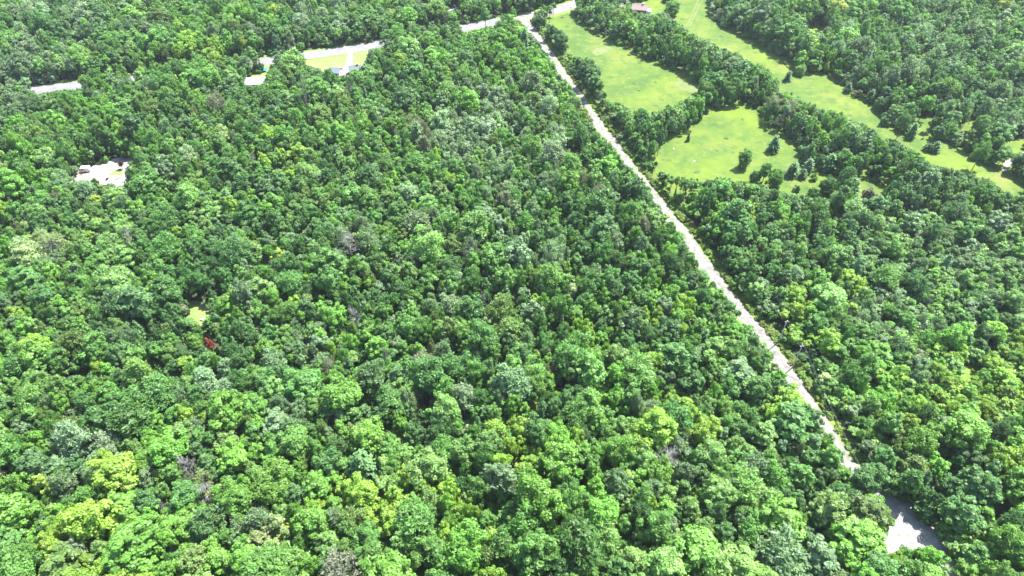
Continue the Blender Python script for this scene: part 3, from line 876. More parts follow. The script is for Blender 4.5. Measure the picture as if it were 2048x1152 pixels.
# explicit trees in the meadows and by the road: base px, base py, height, radius, colour, kind, label
EXPL = [
 (1545, 303, 7.5, 2.6, 'dark green', 'conifer', 'dark cone shaped conifer standing alone in the lower meadow, below the hedgerow'),
 (1486, 336, 8.0, 2.5, 'deep green', 'soft', 'lone leafy tree near the middle of the lower meadow, farthest left one'),
 (1508, 366, 5.5, 1.9, 'deep green', 'soft', 'left one of two joined trees at the lower meadow edge'),
 (1524, 366, 8.8, 2.3, 'mid green', 'feather', 'right and taller one of two joined trees at the lower meadow edge'),
 (1512, 376, 3.0, 1.5, 'mid green', 'bush', 'round bush at the foot of the two joined meadow trees'),
 (1546, 376, 7.5, 2.6, 'mid green', 'soft', 'mid green tree right of the two joined trees in the lower meadow'),
 (1557, 352, 2.6, 1.3, 'deep green', 'bush', 'small round bush above the tree row in the lower meadow'),
 (1582, 352, 6.4, 2.9, 'dark green', 'conifer', 'broad dark conifer left of centre in the scattered meadow trees'),
 (1612, 346, 6.8, 2.4, 'blue green', 'conifer', 'blue green conifer with open branches among the meadow trees'),
 (1604, 357, 4.4, 1.7, 'dark green', 'conifer', 'small dark conifer touching the open branched conifer in the meadow'),
 (1627, 361, 3.0, 1.2, 'mid green', 'bush', 'little bush right of the open branched meadow conifer'),
 (1593, 382, 2.8, 1.2, 'dark green', 'bush', 'little dark bush alone in the lowest part of the meadow'),
 (1624, 390, 3.6, 1.3, 'mid green', 'bush', 'pale leaved bush left of the dark egg shaped meadow tree'),
 (1632, 394, 2.4, 1.1, 'light green', 'bush', 'smallest light green bush below the dark egg shaped meadow tree'),
 (1648, 388, 7.2, 2.6, 'dark green', 'soft', 'dark egg shaped tree in the lowest part of the meadow'),
 (1655, 342, 8.0, 3.2, 'deep green', 'conifer', 'wide spreading conifer at the right edge of the lower meadow'),
 (1680, 342, 9.5, 3.2, 'deep green', 'soft', 'round headed tree right of the wide spreading meadow conifer'),
 (1690, 366, 7.5, 2.8, 'deep green', 'soft', 'upper one of two stacked trees beside the small right meadow'),
 (1699, 392, 8.2, 3.0, 'blue green', 'conifer', 'silvery dark conifer below its neighbour beside the small right meadow'),
 (1733, 399, 4.8, 2.0, 'brownish', 'soft', 'brownish small tree in the small right meadow opening'),
 (1776, 398, 5.0, 2.0, 'dark green', 'conifer', 'small dark conifer at the right end of the small meadow opening'),
 (1376, 282, 4.0, 0.9, 'dark green', 'conifer', 'thin dark sapling at the left edge of the lower meadow'),
 (1574, 162, 5.2, 2.1, 'dark green', 'conifer', 'small dark conifer where the far meadow strip widens'),
 (1597, 150, 5.0, 2.4, 'light green', 'soft', 'light green bushy tree right of the small conifer, far meadow strip'),
 (1694, 185, 5.0, 1.9, 'dark green', 'conifer', 'small rounded conifer leaning out over the far meadow strip'),
 (1692, 168, 5.0, 2.0, 'grey green', 'soft', 'grey green small tree just behind the rounded conifer, far meadow'),
 (1712, 193, 3.6, 1.6, 'brownish', 'bush', 'reddish brown bush at the edge of the far meadow strip'),
 (1738, 203, 6.0, 2.3, 'dark green', 'conifer', 'dark conifer right of the reddish brown bush, far meadow strip'),
 (1758, 222, 6.4, 2.5, 'blue green', 'soft', 'blue green round tree in the row along the far meadow strip'),
 (1768, 251, 4.2, 1.9, 'dark green', 'bush', 'dark round bush in front of the row along the far meadow'),
 (1785, 243, 8.0, 3.1, 'mid green', 'clump', 'pale topped tree in the row projecting into the far meadow'),
 (1803, 262, 6.2, 2.5, 'deep green', 'soft', 'dense green tree third from the point of the projecting row'),
 (1820, 276, 7.4, 2.3, 'deep green', 'conifer', 'outermost conifer at the point of the row projecting into the meadow'),
 (1842, 226, 7.8, 2.9, 'dark green', 'soft', 'dark oval tree standing clear in the meadow gap at the right'),
 (1888, 262, 9.8, 3.9, 'deep green', 'clump', 'big round tree with a wide shadow right of the meadow gap'),
 (1893, 276, 7.0, 3.0, 'mid green', 'soft', 'lighter tree in front of the big round tree, right meadow'),
 (1868, 304, 5.0, 2.1, 'dark green', 'conifer', 'dark bushy conifer alone at the bend of the right meadow strip'),
 (1853, 302, 3.4, 1.7, 'dark green', 'bush', 'low dark bush left of the bushy conifer, right meadow strip'),
 (1985, 300, 12.5, 4.6, 'deep green', 'clump', 'largest spreading tree beside the right meadow with visible trunk'),
 (1965, 292, 8.0, 3.2, 'grey green', 'soft', 'grey green tree left of the largest spreading right meadow tree'),
 (1995, 330, 8.0, 3.0, 'mid green', 'clump', 'round tree in front of the spreading tree by the dirt track'),
 (2028, 345, 8.5, 3.6, 'dark green', 'clump', 'dark tree below the dirt track at the right edge'),
 (2048, 362, 6.5, 2.8, 'deep green', 'soft', 'low dense tree at the far right edge below the track'),
 (1079, 58, 8.0, 2.3, 'blue green', 'soft', 'blue green tree beside the white junction apron'),
 (1103, 82, 8.4, 2.6, 'dark green', 'clump', 'dark tree right of the gravel road below the junction'),
 (1122, 104, 10.0, 3.0, 'dark green', 'clump', 'tall dark tree on the meadow corner beside the gravel road'),
 (1118, 96, 9.0, 2.8, 'deep green', 'clump', 'green tree between the two dark ones below the junction'),
 (1168, 176, 13.5, 3.2, 'dark green', 'soft', 'tallest dark tree between gravel road and upper meadow'),
 (1187, 196, 12.0, 3.2, 'deep green', 'soft', 'tall green tree right of the tallest one by the upper meadow'),
 (1343, 32, 8.0, 3.6, 'mid green', 'soft', 'round tree jutting into the far meadow right of the red roof'),
 (1334, 4, 4.6, 3.2, 'dark green', 'conifer', 'dark clump of low conifer at the top edge of the meadow'),
 (1248, 17, 6.0, 2.6, 'grey green', 'soft', 'grey green tree left of the red roofed farmhouse'),
 (1719, 980, 9.0, 3.7, 'deep green', 'clump', 'round crowned tree leaning over the gravel bend with trunk visible'),
 (1894, 1058, 11.5, 4.0, 'deep green', 'soft', 'tallest dark tree right of the gravel clearing'),
 (1890, 1008, 10.5, 3.5, 'dark green', 'soft', 'dark tree upper left of the tallest one beside the gravel clearing'),
 (1812, 962, 9.5, 3.2, 'olive green', 'feather', 'olive feathery tree above the gravel bend'),
 (1925, 1015, 14.0, 4.2, 'deep green', 'soft', 'broad deep green tree behind the tallest one by the clearing'),
 (1838, 1172, 8.0, 3.0, 'bright green', 'clump', 'bright green tree below the gravel clearing, lower left of its far end'),
 (1868, 1180, 7.0, 2.5, 'light green', 'clump', 'light green tree at the bottom edge hiding the track beyond the clearing'),
 (1938, 1130, 8.0, 3.0, 'mid green', 'clump', 'mid green tree in the dark corner right of the gravel clearing'),
 (1915, 1108, 2.8, 1.6, 'deep green', 'bush', 'low bush at the right tip of the gravel clearing'),
 (1925, 1150, 5.5, 2.4, 'bright green', 'clump', 'bright green small tree right of the track at the bottom edge'),
 (1900, 1088, 2.2, 1.2, 'light green', 'bush', 'small light green bush on the gravel edge, right end of the clearing'),
 (246, 338, 3.6, 0.9, 'brownish', 'soft', 'small dark purple tree standing in the dirt yard'),
 (440, 732, 12.0, 0.95, 'red', 'young', 'small dull red tree top poking out of the dark green canopy at left'),
]
ex = []
for e in EXPL:
    w = W(e[0], e[1])
    ex.append((w[0], w[1], e[3], e[2]))
EXA = np.array(ex)
# clear the wood around the explicit trees
keep = np.ones(nT, bool)
for (x0, y0, r0, h0) in ex:
    d = np.hypot(TX - x0, TY - y0)
    keep &= d > 0.72 * (r0 + TR)
# keep the red tree, the dark gap and the poles in sight
for (px0, py0, rr) in ((418, 684, 19), (388, 628, 14), (402, 640, 12), (398, 596, 22), (1606, 700, 10), (1572, 655, 12), (1546, 672, 16)):
    keep &= np.hypot(cpx - px0, cpy - py0) > rr
TX, TY, TR, TH, TC = TX[keep], TY[keep], TR[keep], TH[keep], TC[keep]
nT = len(TX)
cpx, cpy, cdz = PR(TX, TY, TH * 0.7)
red = TC == CN.index('red')
TC[red] = 0

# which kind of crown goes with which colour
KW = {'mid green': (('clump', .45), ('soft', .35), ('feather', .2)), 'dark green': (('soft', .5), ('clump', .25), ('feather', .12), ('conifer', .13)), 'deep green': (('clump', .4), ('feather', .3), ('soft', .3)),
      'bright green': (('clump', .75), ('soft', .25)), 'light green': (('clump', .5), ('feather', .3), ('soft', .2)), 'yellow green': (('clump', .85), ('soft', .15)), 'yellow': (('clump', 1.),),
      'grey green': (('feather', .5), ('soft', .35), ('sparse', .15)), 'silver green': (('feather', .75), ('soft', .25)), 'blue green': (('feather', .45), ('soft', .45), ('conifer', .1)),
      'olive green': (('feather', .5), ('soft', .5)), 'brownish': (('sparse', .75), ('feather', .25)), 'pale yellow': (('clump', .8), ('sparse', .2)), 'red': (('sparse', 1.),)}
TK = []
for i in range(nT):
    ks = KW[CN[TC[i]]]
    u = rng.uniform(); s = 0
    for kname, w in ks:
        s += w
        if u <= s: break
    TK.append(kname)
TK = np.array(TK, dtype=object)
dead = rng.uniform(0, 1, nT) < 0.005
for (px0, py0, rr, pr) in ((990, 580, 40, .4), (470, 820, 60, .2), (430, 1000, 120, .08), (790, 770, 80, .1), (1260, 890, 50, .25), (640, 200, 200, .02), (1750, 560, 150, .06), (270, 990, 60, .25), (580, 900, 60, .2)):
    dead |= (np.hypot(cpx - px0, cpy - py0) < rr) & (rng.uniform(0, 1, nT) < pr)
dead &= np.hypot(cpx - 1840, cpy - 1080) > 110
dead &= rng.uniform(0, 1, nT) < 0.7
TK[dead] = 'dead'
# a few tall dark spires in the upper wood, as in the photograph
for (px0, py0) in ((1045, 75), (1035, 95), (983, 120), (988, 135), (1048, 60), (1990, 480), (1800, 48), (1808, 44), (1925, 65), (1350, 395), (1395, 400), (1520, 120)):
    j = int(np.argmin(np.hypot(cpx - px0, cpy - py0)))
    TK[j] = 'conifer'; TC[j] = CN.index('dark green'); TH[j] *= 1.1

slim = (TR < 1.75) & np.isin(TK, ['clump', 'soft', 'feather']) & (rng.uniform(0, 1, nT) < 0.85)
TK[slim] = 'young'
TROT = rng.uniform(0, 6.283, nT)
TV = np.array([rng.integers(0, len(VAR[k])) for k in TK])
TS = np.zeros((nT, 3))
for i in range(nT):
    H, R, _, _ = VAR[TK[i]][TV[i]]
    sr = TR[i] / R; sh = TH[i] / H
    if TK[i] == 'conifer':
        sr *= 0.8
    if TK[i] == 'dead':
        sr *= 0.9; sh *= 0.95
    TS[i] = (sr * rng.uniform(0.92, 1.1), sr * rng.uniform(0.92, 1.1), sh)
TT = np.array([TINT[CN[c]] for c in TC])
TT = TT * 0.92 + np.array([(0.112, 0.235, 0.046)]) * 0.08
TT = TT * rng.uniform(0.82, 1.2, (nT, 1)) * rng.uniform(0.95, 1.05, (nT, 3))

# the trees that show largest become objects of their own
show = (cpx > -20) & (cpx < 2068) & (cpy > -10) & (cpy < 1185)
size_px = TR * FPX / cdz * np.where(show, 1, 0)
leafy = ~np.isin(TK, ['dead', 'conifer'])
n_ex_leafy = sum(1 for e in EXPL if e[5] not in ('conifer', 'bush'))
ordr = np.argsort(-size_px * leafy)
indiv = list(ordr[:298 - n_ex_leafy])
dz_ = np.where((TK == 'dead') & show & (size_px > 12))[0]
dz_ = list(dz_[np.argsort(-size_px[dz_])][:60])
cz_ = np.where((TK == 'conifer') & show)[0]
cz_ = list(cz_[np.argsort(-size_px[cz_])][:50])
indiv_all = np.array(indiv + dz_ + cz_)
is_ind = np.zeros(nT, bool); is_ind[indiv_all] = True

FORM = {'clump': 'domed tree', 'soft': 'dense tree', 'feather': 'feathery tree', 'sparse': 'thin tree', 'dead': 'leafless tree', 'conifer': 'pointed conifer', 'young': 'young tree'}
NAME = {'clump': 'broadleaf_tree', 'soft': 'broadleaf_tree', 'feather': 'broadleaf_tree', 'sparse': 'sparse_tree', 'dead': 'dead_tree', 'conifer': 'conifer_tree', 'bush': 'bush', 'round': 'broadleaf_tree', 'young': 'broadleaf_tree'}
CATG = {'clump': 'tree', 'soft': 'tree', 'feather': 'tree', 'sparse': 'tree', 'dead': 'dead tree', 'conifer': 'conifer', 'bush': 'bush', 'round': 'tree', 'young': 'tree'}
HP = ['far left', 'left', 'centre left', 'centre', 'centre right', 'right', 'far right']
VP = ['top', 'upper', 'upper middle', 'middle', 'lower middle', 'lower', 'bottom']
ORD = ['first', 'second', 'third', 'fourth', 'fifth', 'sixth', 'seventh', 'eighth', 'ninth', 'tenth', 'eleventh', 'twelfth']

def make_tree(kind, v, loc, rot, scale, tint, label, group):
    H, R, crown, trunk = VAR[kind][v]
    r = link(NAME[kind], None)
    r.location = loc; r.rotation_euler = (0, 0, rot); r.scale = scale
    tag(r, label, CATG[kind], group)
    c = link('branches' if kind == 'dead' else 'crown', crown, r)
    c['tint'] = [float(t) for t in tint]
    link('trunk', trunk, r)
    return r

cells = {}
for i in indiv_all:
    hx = min(6, max(0, int(cpx[i] / 2048 * 7))); vy = min(6, max(0, int(cpy[i] / 1152 * 7)))
    word = 'grey' if TK[i] == 'dead' else CN[TC[i]]
    cells.setdefault((hx, vy, word, FORM[TK[i]]), []).append(i)
for (hx, vy, word, form), mem in cells.items():
    mem.sort(key=lambda i: cpx[i])
    for q, i in enumerate(mem):
        if len(mem) == 1:
            lab = 'large %s %s in the forest, %s of the %s canopy' % (word, form, HP[hx], VP[vy])
        else:
            lab = '%s from left of %d large %s %ss, %s of %s canopy' % (ORD[min(q, 11)], len(mem), word, form, HP[hx], VP[vy])
        make_tree(TK[i], TV[i], (TX[i], TY[i], 0), TROT[i], TS[i], TT[i], lab, 'trees of the forest canopy')
for q, e in enumerate(EXPL):
    kd = e[5]
    if kd == 'soft' and e[0] > 1300 and e[1] < 420: kd = 'round'
    v = q % len(VAR[kd]); H, R, _, _ = VAR[kd][v]
    t = np.array(TINT[e[4]])
    if 'purple' in e[6]: t = np.array((0.035, 0.02, 0.04))
    make_tree(kd, v, (ex[q][0], ex[q][1], 0), q * 1.3, (e[3] / R, e[3] / R, e[2] / H), t * rng.uniform(0.9, 1.1), e[6], 'scattered trees and bushes of the meadows and roadside')

# ------------------------------------------------------------------ scattering of the rest
def scatter(name, pts, rot, scl, idx, tint, label, cat):
    me = bpy.data.meshes.new(name)
    n = len(pts)
    me.vertices.add(n); me.vertices.foreach_set('co', np.asarray(pts, np.float32).reshape(-1))
    a = me.attributes.new('rot', 'FLOAT_VECTOR', 'POINT'); a.data.foreach_set('vector', np.c_[np.zeros((n, 2)), rot].astype(np.float32).reshape(-1))
    a = me.attributes.new('scl', 'FLOAT_VECTOR', 'POINT'); a.data.foreach_set('vector', np.asarray(scl, np.float32).reshape(-1))
    a = me.attributes.new('idx', 'INT', 'POINT'); a.data.foreach_set('value', np.asarray(idx, np.int32))
    a = me.attributes.new('tint', 'FLOAT_VECTOR', 'POINT'); a.data.foreach_set('vector', np.asarray(tint, np.float32).reshape(-1))
    ob = link(name, me)
    ng = bpy.data.node_groups.new(name + '_nodes', 'GeometryNodeTree')
    ng.interface.new_socket('Geometry', in_out='INPUT', socket_type='NodeSocketGeometry')
    ng.interface.new_socket('Geometry', in_out='OUTPUT', socket_type='NodeSocketGeometry')
    gi = ng.nodes.new('NodeGroupInput'); go = ng.nodes.new('NodeGroupOutput')
    ip = ng.nodes.new('GeometryNodeInstanceOnPoints')
    ci = ng.nodes.new('GeometryNodeCollectionInfo')
    ci.inputs['Collection'].default_value = POOL
    ci.inputs['Separate Children'].default_value = True
    ci.inputs['Reset Children'].default_value = True
    def named(nm, ty):
        q = ng.nodes.new('GeometryNodeInputNamedAttribute'); q.data_type = ty
        q.inputs['Name'].default_value = nm
        return q.outputs['Attribute']
    L = ng.links
    L.new(gi.outputs[0], ip.inputs['Points'])
    L.new(ci.outputs[0], ip.inputs['Instance'])
    ip.inputs['Pick Instance'].default_value = True
    L.new(named('idx', 'INT'), ip.inputs['Instance Index'])
    L.new(named('rot', 'FLOAT_VECTOR'), ip.inputs['Rotation'])
    L.new(named('scl', 'FLOAT_VECTOR'), ip.inputs['Scale'])
    L.new(ip.outputs[0], go.inputs[0])
    md = ob.modifiers.new('scatter', 'NODES'); md.node_group = ng
    return tag(ob, label, cat, kind='stuff')

rest = ~is_ind
ridx = np.array([pool_index[(TK[i], TV[i])] for i in np.where(rest)[0]])
scatter('forest', np.c_[TX[rest], TY[rest], np.zeros(rest.sum())], TROT[rest], TS[rest], ridx, TT[rest],
        'dense mixed summer forest covering the land on both sides of the gravel road', 'forest')

# undergrowth that closes the gaps
nU = 26000
uy = rng.uniform(25, 470, nU); ux = rng.uniform(-1, 1, nU) * (60 + uy * 0.92)
uh = rng.uniform(2.2, 5.4, nU); ur = uh * rng.uniform(0.42, 0.62, nU)
upx, upy, _ = PR(ux, uy, uh * 0.5)
gd, gs = line_dist(ux, uy, GR)
md_, _s = line_dist(ux, uy, MR)
hit, sh = crown_hits(ux, uy, uh, ur, 0.3)
near = inpoly(upx, upy, [(a, b) for a, b in MEADOW_PX]) 
ok = (hit < 0.04) & (sh < 0.15) & ~((gs < 1.0) & (gs > -6.2) & (gd < 7)) & (gd > 1.3) & (md_ > 5.5)
for (px0, py0, rr) in ((398, 596, 26), (424, 690, 24), (392, 630, 20), (1548, 676, 20)):
    ok &= np.hypot(upx - px0, upy - py0) > rr
ok &= rng.uniform(0, 1, nU) < np.where(near, 0.5, 1.0)
ux, uy, uh, ur, upx, upy = [a[ok] for a in (ux, uy, uh, ur, upx, upy)]
nU = len(ux)
uc = pick_colour(upx, upy, nU)
uc[uc == CN.index('red')] = 0
uk = rng.integers(0, 3, nU)
uS = np.zeros((nU, 3))
for i in range(nU):
    H, R, _, _ = VAR['bush'][uk[i]]
    uS[i] = (ur[i] / R, ur[i] / R, uh[i] / H)
uT = np.array([TINT[CN[c]] for c in uc]) * rng.uniform(0.75, 1.15, (nU, 1))
scatter('undergrowth', np.c_[ux, uy, np.full(nU, -0.1)], rng.uniform(0, 6.28, nU), uS, [pool_index[('bush', k)] for k in uk], uT,
        'leafy undergrowth and saplings filling the gaps between the forest trees', 'undergrowth')

# bright weeds along the gravel road and tufts at the edges of the meadows
def along(line, lo, hi, n):
    i = rng.integers(1, len(line) - 1, n)
    d = line[np.minimum(i + 1, len(line) - 1)] - line[i - 1]
    d /= np.linalg.norm(d, axis=1)[:, None]
    o = rng.uniform(lo, hi, n)
    p = line[i] + np.stack([-d[:, 1], d[:, 0]], 1) * o[:, None] + rng.normal(0, 1.0, (n, 1)) * d
    return p
p1 = along(GR, 0.5, 2.6, 1700); p2 = along(GR, -8.0, -5.9, 1000)
wp = np.concatenate([p1, p2])
wp = wp[PR(wp[:, 0], wp[:, 1], wp[:, 0] * 0)[1] < 925]; nW = len(wp)
wh = rng.uniform(0.35, 1.1, nW); wr = wh * rng.uniform(0.6, 1.0, nW)
wS = np.stack([wr / 1.8, wr / 1.8, wh / 3.3], 1)
wT = np.array([(0.13, 0.20, 0.03)]) * rng.uniform(0.7, 1.35, (nW, 1)) * rng.uniform(0.85, 1.2, (nW, 3))
scatter('verge_weeds', np.c_[wp, np.zeros(nW)], rng.uniform(0, 6.28, nW), wS, rng.integers(0, 3, nW) + pool_index[('bush', 0)], wT,
        'yellow green weeds and tall grass lining the gravel road', 'weeds')
# tussocks scattered over the meadows
nM = 420
mp = np.array([W(a, b)[:2] for a, b in zip(rng.uniform(1080, 2048, nM), rng.uniform(0, 420, nM))])
mpx, mpy, _ = PR(mp[:, 0], mp[:, 1], np.zeros(nM))
ok = look(MASK, mpx, mpy) & (mpx > 1085) & ~inpoly(mpx, mpy, OPEN['gravel'])
mp = mp[ok]; nM = len(mp)
mh = rng.uniform(0.05, 0.12, nM) * np.where(rng.uniform(0, 1, nM) < .05, 3.0, 1.0); mr_ = rng.uniform(0.3, 1.0, nM)
mT = np.array([(0.105, 0.165, 0.034)]) * rng.uniform(0.8, 1.3, (nM, 1)) * rng.uniform(0.85, 1.15, (nM, 3))
scatter('meadow_tussocks', np.c_[mp, np.zeros(nM)], rng.uniform(0, 6.28, nM), np.stack([mr_ / 1.8, mr_ / 1.8, mh / 3.3], 1), rng.integers(0, 3, nM) + pool_index[('bush', 0)], mT,
        'low grass tussocks and clover tufts scattered across the meadows', 'grass')

# ------------------------------------------------------------------ buildings
M_RED = flat_mat('dusty_red_shingles', (0.21, 0.150, 0.150), 0.85)
M_WHITE = flat_mat('white_siding', (0.72, 0.72, 0.70), 0.6, 0.06)
M_CREAM = flat_mat('cream_siding', (0.55, 0.49, 0.40), 0.7, 0.08)
M_GREYROOF = flat_mat('grey_shingles', (0.12, 0.135, 0.165), 0.85)
M_BROWNROOF = flat_mat('faded_brown_shingles', (0.34, 0.25, 0.225), 0.85)
M_METAL = flat_mat('white_metal_roof', (0.30, 0.30, 0.33), 0.4, 0.05)
M_DARKWALL = flat_mat('dark_and_shaded_wall', (0.09, 0.075, 0.075), 0.8)  # dark wall colour; on the farmhouse it has the wall's shade painted in
M_GLASS = flat_mat('window_glass', (0.03, 0.04, 0.05), 0.12, 0.2)
M_TRIM = flat_mat('white_trim', (0.78, 0.78, 0.76), 0.5, 0.04)
M_DOOR = flat_mat('brown_door', (0.16, 0.08, 0.05), 0.6)
M_BRICK = flat_mat('chimney_brick', (0.27, 0.12, 0.08), 0.9)
M_TEAL = flat_mat('turquoise_tarp', (0.02, 0.26, 0.28), 0.4)
M_POLE = flat_mat('weathered_pole', (0.42, 0.385, 0.35), 0.9)
M_WIRE = flat_mat('aluminium_wire', (0.22, 0.23, 0.21), 0.8)
M_INS = flat_mat('porcelain', (0.30, 0.20, 0.15), 0.3)
M_RUBBER = flat_mat('rubber', (0.02, 0.02, 0.02), 0.7)
M_STONE = noise_mat('pale_stone', [(0.3, (0.42, 0.40, 0.37)), (0.7, (0.6, 0.58, 0.55))], scale=1.2, bump=0.8)

def house(name, label, px, py, rz, L, D, wall_h, rise, mroof, mwall, windows=3, chimney=True, door=True, gable=None, ribs=False, overhang=0.35):
    x, y, _ = W(px, py)
    r = root(name, label, 'house' if 'house' in name else 'building', (x, y, 0), rz)
    a, b = L / 2, D / 2
    w = MB()
    w.box(-a, a, -b, b, -0.1, wall_h)
    w.build('wall', mwall, r)
    for s in (-1, 1):
        gm = MB()
        xg = s * (a - 0.001)
        gm.add([(xg, -b, wall_h), (xg, b, wall_h), (xg, 0, wall_h + rise), (xg - s * 0.15, -b, wall_h), (xg - s * 0.15, b, wall_h), (xg - s * 0.15, 0, wall_h + rise)],
               [(0, 1, 2), (5, 4, 3), (0, 2, 5, 3), (1, 4, 5, 2), (0, 3, 4, 1)])
        gm.build('gable', gable or mwall, r)
    ov = overhang; k = rise / b
    for s in (-1, 1):
        rf = MB()
        q = [(-a - ov, 0, wall_h + rise + 0.14), (a + ov, 0, wall_h + rise + 0.14), (a + ov, s * (b + ov), wall_h - k * ov + 0.14), (-a - ov, s * (b + ov), wall_h - k * ov + 0.14)]
        if s > 0: q = q[::-1]
        q = [Vector(p) for p in q]
        if (q[1] - q[0]).cross(q[2] - q[0]).z < 0: q = q[::-1]
        rf.slab(q, 0.12)
        rp = rf.build('roof_slope', mroof, r)
        if ribs:
            for i in range(int(L / 0.9) + 1):
                xr_ = -a + i * 0.9
                rb = MB()
                rb.slab([(xr_, 0, wall_h + rise + 0.20), (xr_ + 0.07, 0, wall_h + rise + 0.20), (xr_ + 0.07, s * (b + ov), wall_h - k * ov + 0.20), (xr_, s * (b + ov), wall_h - k * ov + 0.20)], 0.05)
                rb.build('rib', mroof, rp)
        else:
            # courses of shingles standing proud of the slope
            nc = 6
            for i in range(nc):
                t = (i + 0.5) / nc
                yy0 = s * (b + ov) * t; zz0 = wall_h + rise - (rise + k * ov) * t + 0.155
                yy1 = s * (b + ov) * (t + 0.92 / nc) if t + 0.92 / nc < 1 else s * (b + ov) * 0.995
                zz1 = wall_h + rise - (rise + k * ov) * (yy1 / (s * (b + ov))) + 0.17
                q = [Vector(p) for p in ((-a - ov, yy0, zz0), (a + ov, yy0, zz0), (a + ov, yy1, zz1), (-a - ov, yy1, zz1))]
                if (q[1] - q[0]).cross(q[2] - q[0]).z < 0: q = q[::-1]
                MB().slab(q, 0.02).build('shingle_course', mroof, rp)
    MB().box(-a - ov, a + ov, -0.12, 0.12, wall_h + rise + 0.12, wall_h + rise + 0.2).build('ridge_cap', mroof, r)
    def window(xc, yc, zc, ww, hh, face):
        fr = MB()
        if face in ('f', 'b'):
            s = -1 if face == 'f' else 1
            y0 = s * b; ys = sorted((y0, y0 + s * 0.05))
            for bx in ((xc - ww / 2 - .08, xc + ww / 2 + .08, zc + hh / 2, zc + hh / 2 + .08), (xc - ww / 2 - .08, xc + ww / 2 + .08, zc - hh / 2 - .08, zc - hh / 2),
                       (xc - ww / 2 - .08, xc - ww / 2, zc - hh / 2, zc + hh / 2), (xc + ww / 2, xc + ww / 2 + .08, zc - hh / 2, zc + hh / 2), (xc - .025, xc + .025, zc - hh / 2, zc + hh / 2)):
                fr.box(bx[0], bx[1], ys[0], ys[1], bx[2], bx[3])
            f = fr.build('window', M_TRIM, r)
            ys2 = sorted((y0, y0 + s * 0.025))
            MB().box(xc - ww / 2, xc + ww / 2, ys2[0], ys2[1], zc - hh / 2, zc + hh / 2).build('pane', M_GLASS, f)
        else:
            s = -1 if face == 'l' else 1
            x0 = s * a; xs = sorted((x0, x0 + s * 0.05))
            for bx in ((yc - ww / 2 - .08, yc + ww / 2 + .08, zc + hh / 2, zc + hh / 2 + .08), (yc - ww / 2 - .08, yc + ww / 2 + .08, zc - hh / 2 - .08, zc - hh / 2),
                       (yc - ww / 2 - .08, yc - ww / 2, zc - hh / 2, zc + hh / 2), (yc + ww / 2, yc + ww / 2 + .08, zc - hh / 2, zc + hh / 2)):
                fr.box(xs[0], xs[1], bx[0], bx[1], bx[2], bx[3])
            f = fr.build('window', M_TRIM, r)
            xs2 = sorted((x0, x0 + s * 0.025))
            MB().box(xs2[0], xs2[1], yc - ww / 2, yc + ww / 2, zc - hh / 2, zc + hh / 2).build('pane', M_GLASS, f)
    for i in range(windows):
        xc = -a + L * (i + 0.7) / (windows + 0.4)
        if door and i == windows // 2: 
            d = MB().box(xc - 0.45, xc + 0.45, -b - 0.06, -b, 0.1, 2.15).build('door', M_DOOR, r)
            MB().box(xc + 0.3, xc + 0.36, -b - 0.11, -b - 0.06, 1.05, 1.12).build('handle', M_TRIM, d)
        else:
            window(xc, 0, wall_h * 0.58, 1.1, 1.0, 'f')
        window(xc, 0, wall_h * 0.58, 1.0, 0.9, 'b')
    window(0, 0, wall_h * 0.58, 1.2, 1.0, 'r'); window(0, 0, wall_h * 0.58, 1.2, 1.0, 'l')
    if chimney:
        c = MB().box(a * 0.35, a * 0.35 + 0.6, -0.35, 0.35, wall_h + rise * 0.6, wall_h + rise + 0.9).build('chimney', M_BRICK, r)
        MB().box(a * 0.35 - 0.06, a * 0.35 + 0.66, -0.41, 0.41, wall_h + rise + 0.9, wall_h + rise + 1.0).build('chimney_cap', M_STONE, c)
    return r

h1 = house('farmhouse', 'farmhouse with dusty red roof and white end wall at the top edge of the meadow', 1278, 25, R_(-12), 7.6, 6.0, 2.6, 1.7, M_RED, M_DARKWALL, 3, True, gable=M_WHITE)  # shade of the near wall is put into its dark colour
# white lean-to at its right end
MB().box(3.8, 6.4, -3.2, 0.2, 0, 2.2).build('porch', M_WHITE, h1)
MB().slab([(3.75, -3.4, 2.55), (6.6, -3.4, 2.2), (6.6, 0.4, 2.2), (3.75, 0.4, 2.55)], 0.1).build('porch_roof', M_METAL, h1)
MB().box(4.2, 5.2, -3.25, -3.2, 0.8, 1.7).build('window', M_GLASS, h1)
house('garage_building', 'small garage with blue grey roof at the foot of the white driveway', 673, 150, R_(-6), 4.6, 5.4, 2.3, 1.1, M_GREYROOF, M_WHITE, 2, False, door=True)
house('small_house', 'grey roofed house with dark front wall right of the white driveway', 712, 148, R_(14), 5.4, 5.0, 2.5, 1.6, M_GREYROOF, M_DARKWALL, 3, True)
house('long_building', 'long low building with a white metal roof beside the turquoise tarp', 511, 172, R_(3), 9.8, 6.4, 2.4, 0.7, M_METAL, M_WHITE, 4, False, ribs=True)
house('yard_house', 'cream house with faded brown roof at the lower edge of the dirt yard', 214, 373, R_(-3), 9.0, 4.2, 2.5, 1.0, M_BROWNROOF, M_CREAM, 4, True)
house('white_annex_building', 'white roofed block standing at the right end of the cream house', 242, 379, R_(-3), 3.0, 4.6, 2.7, 0.35, M_METAL, M_WHITE, 2, False, ribs=True, overhang=0.15)

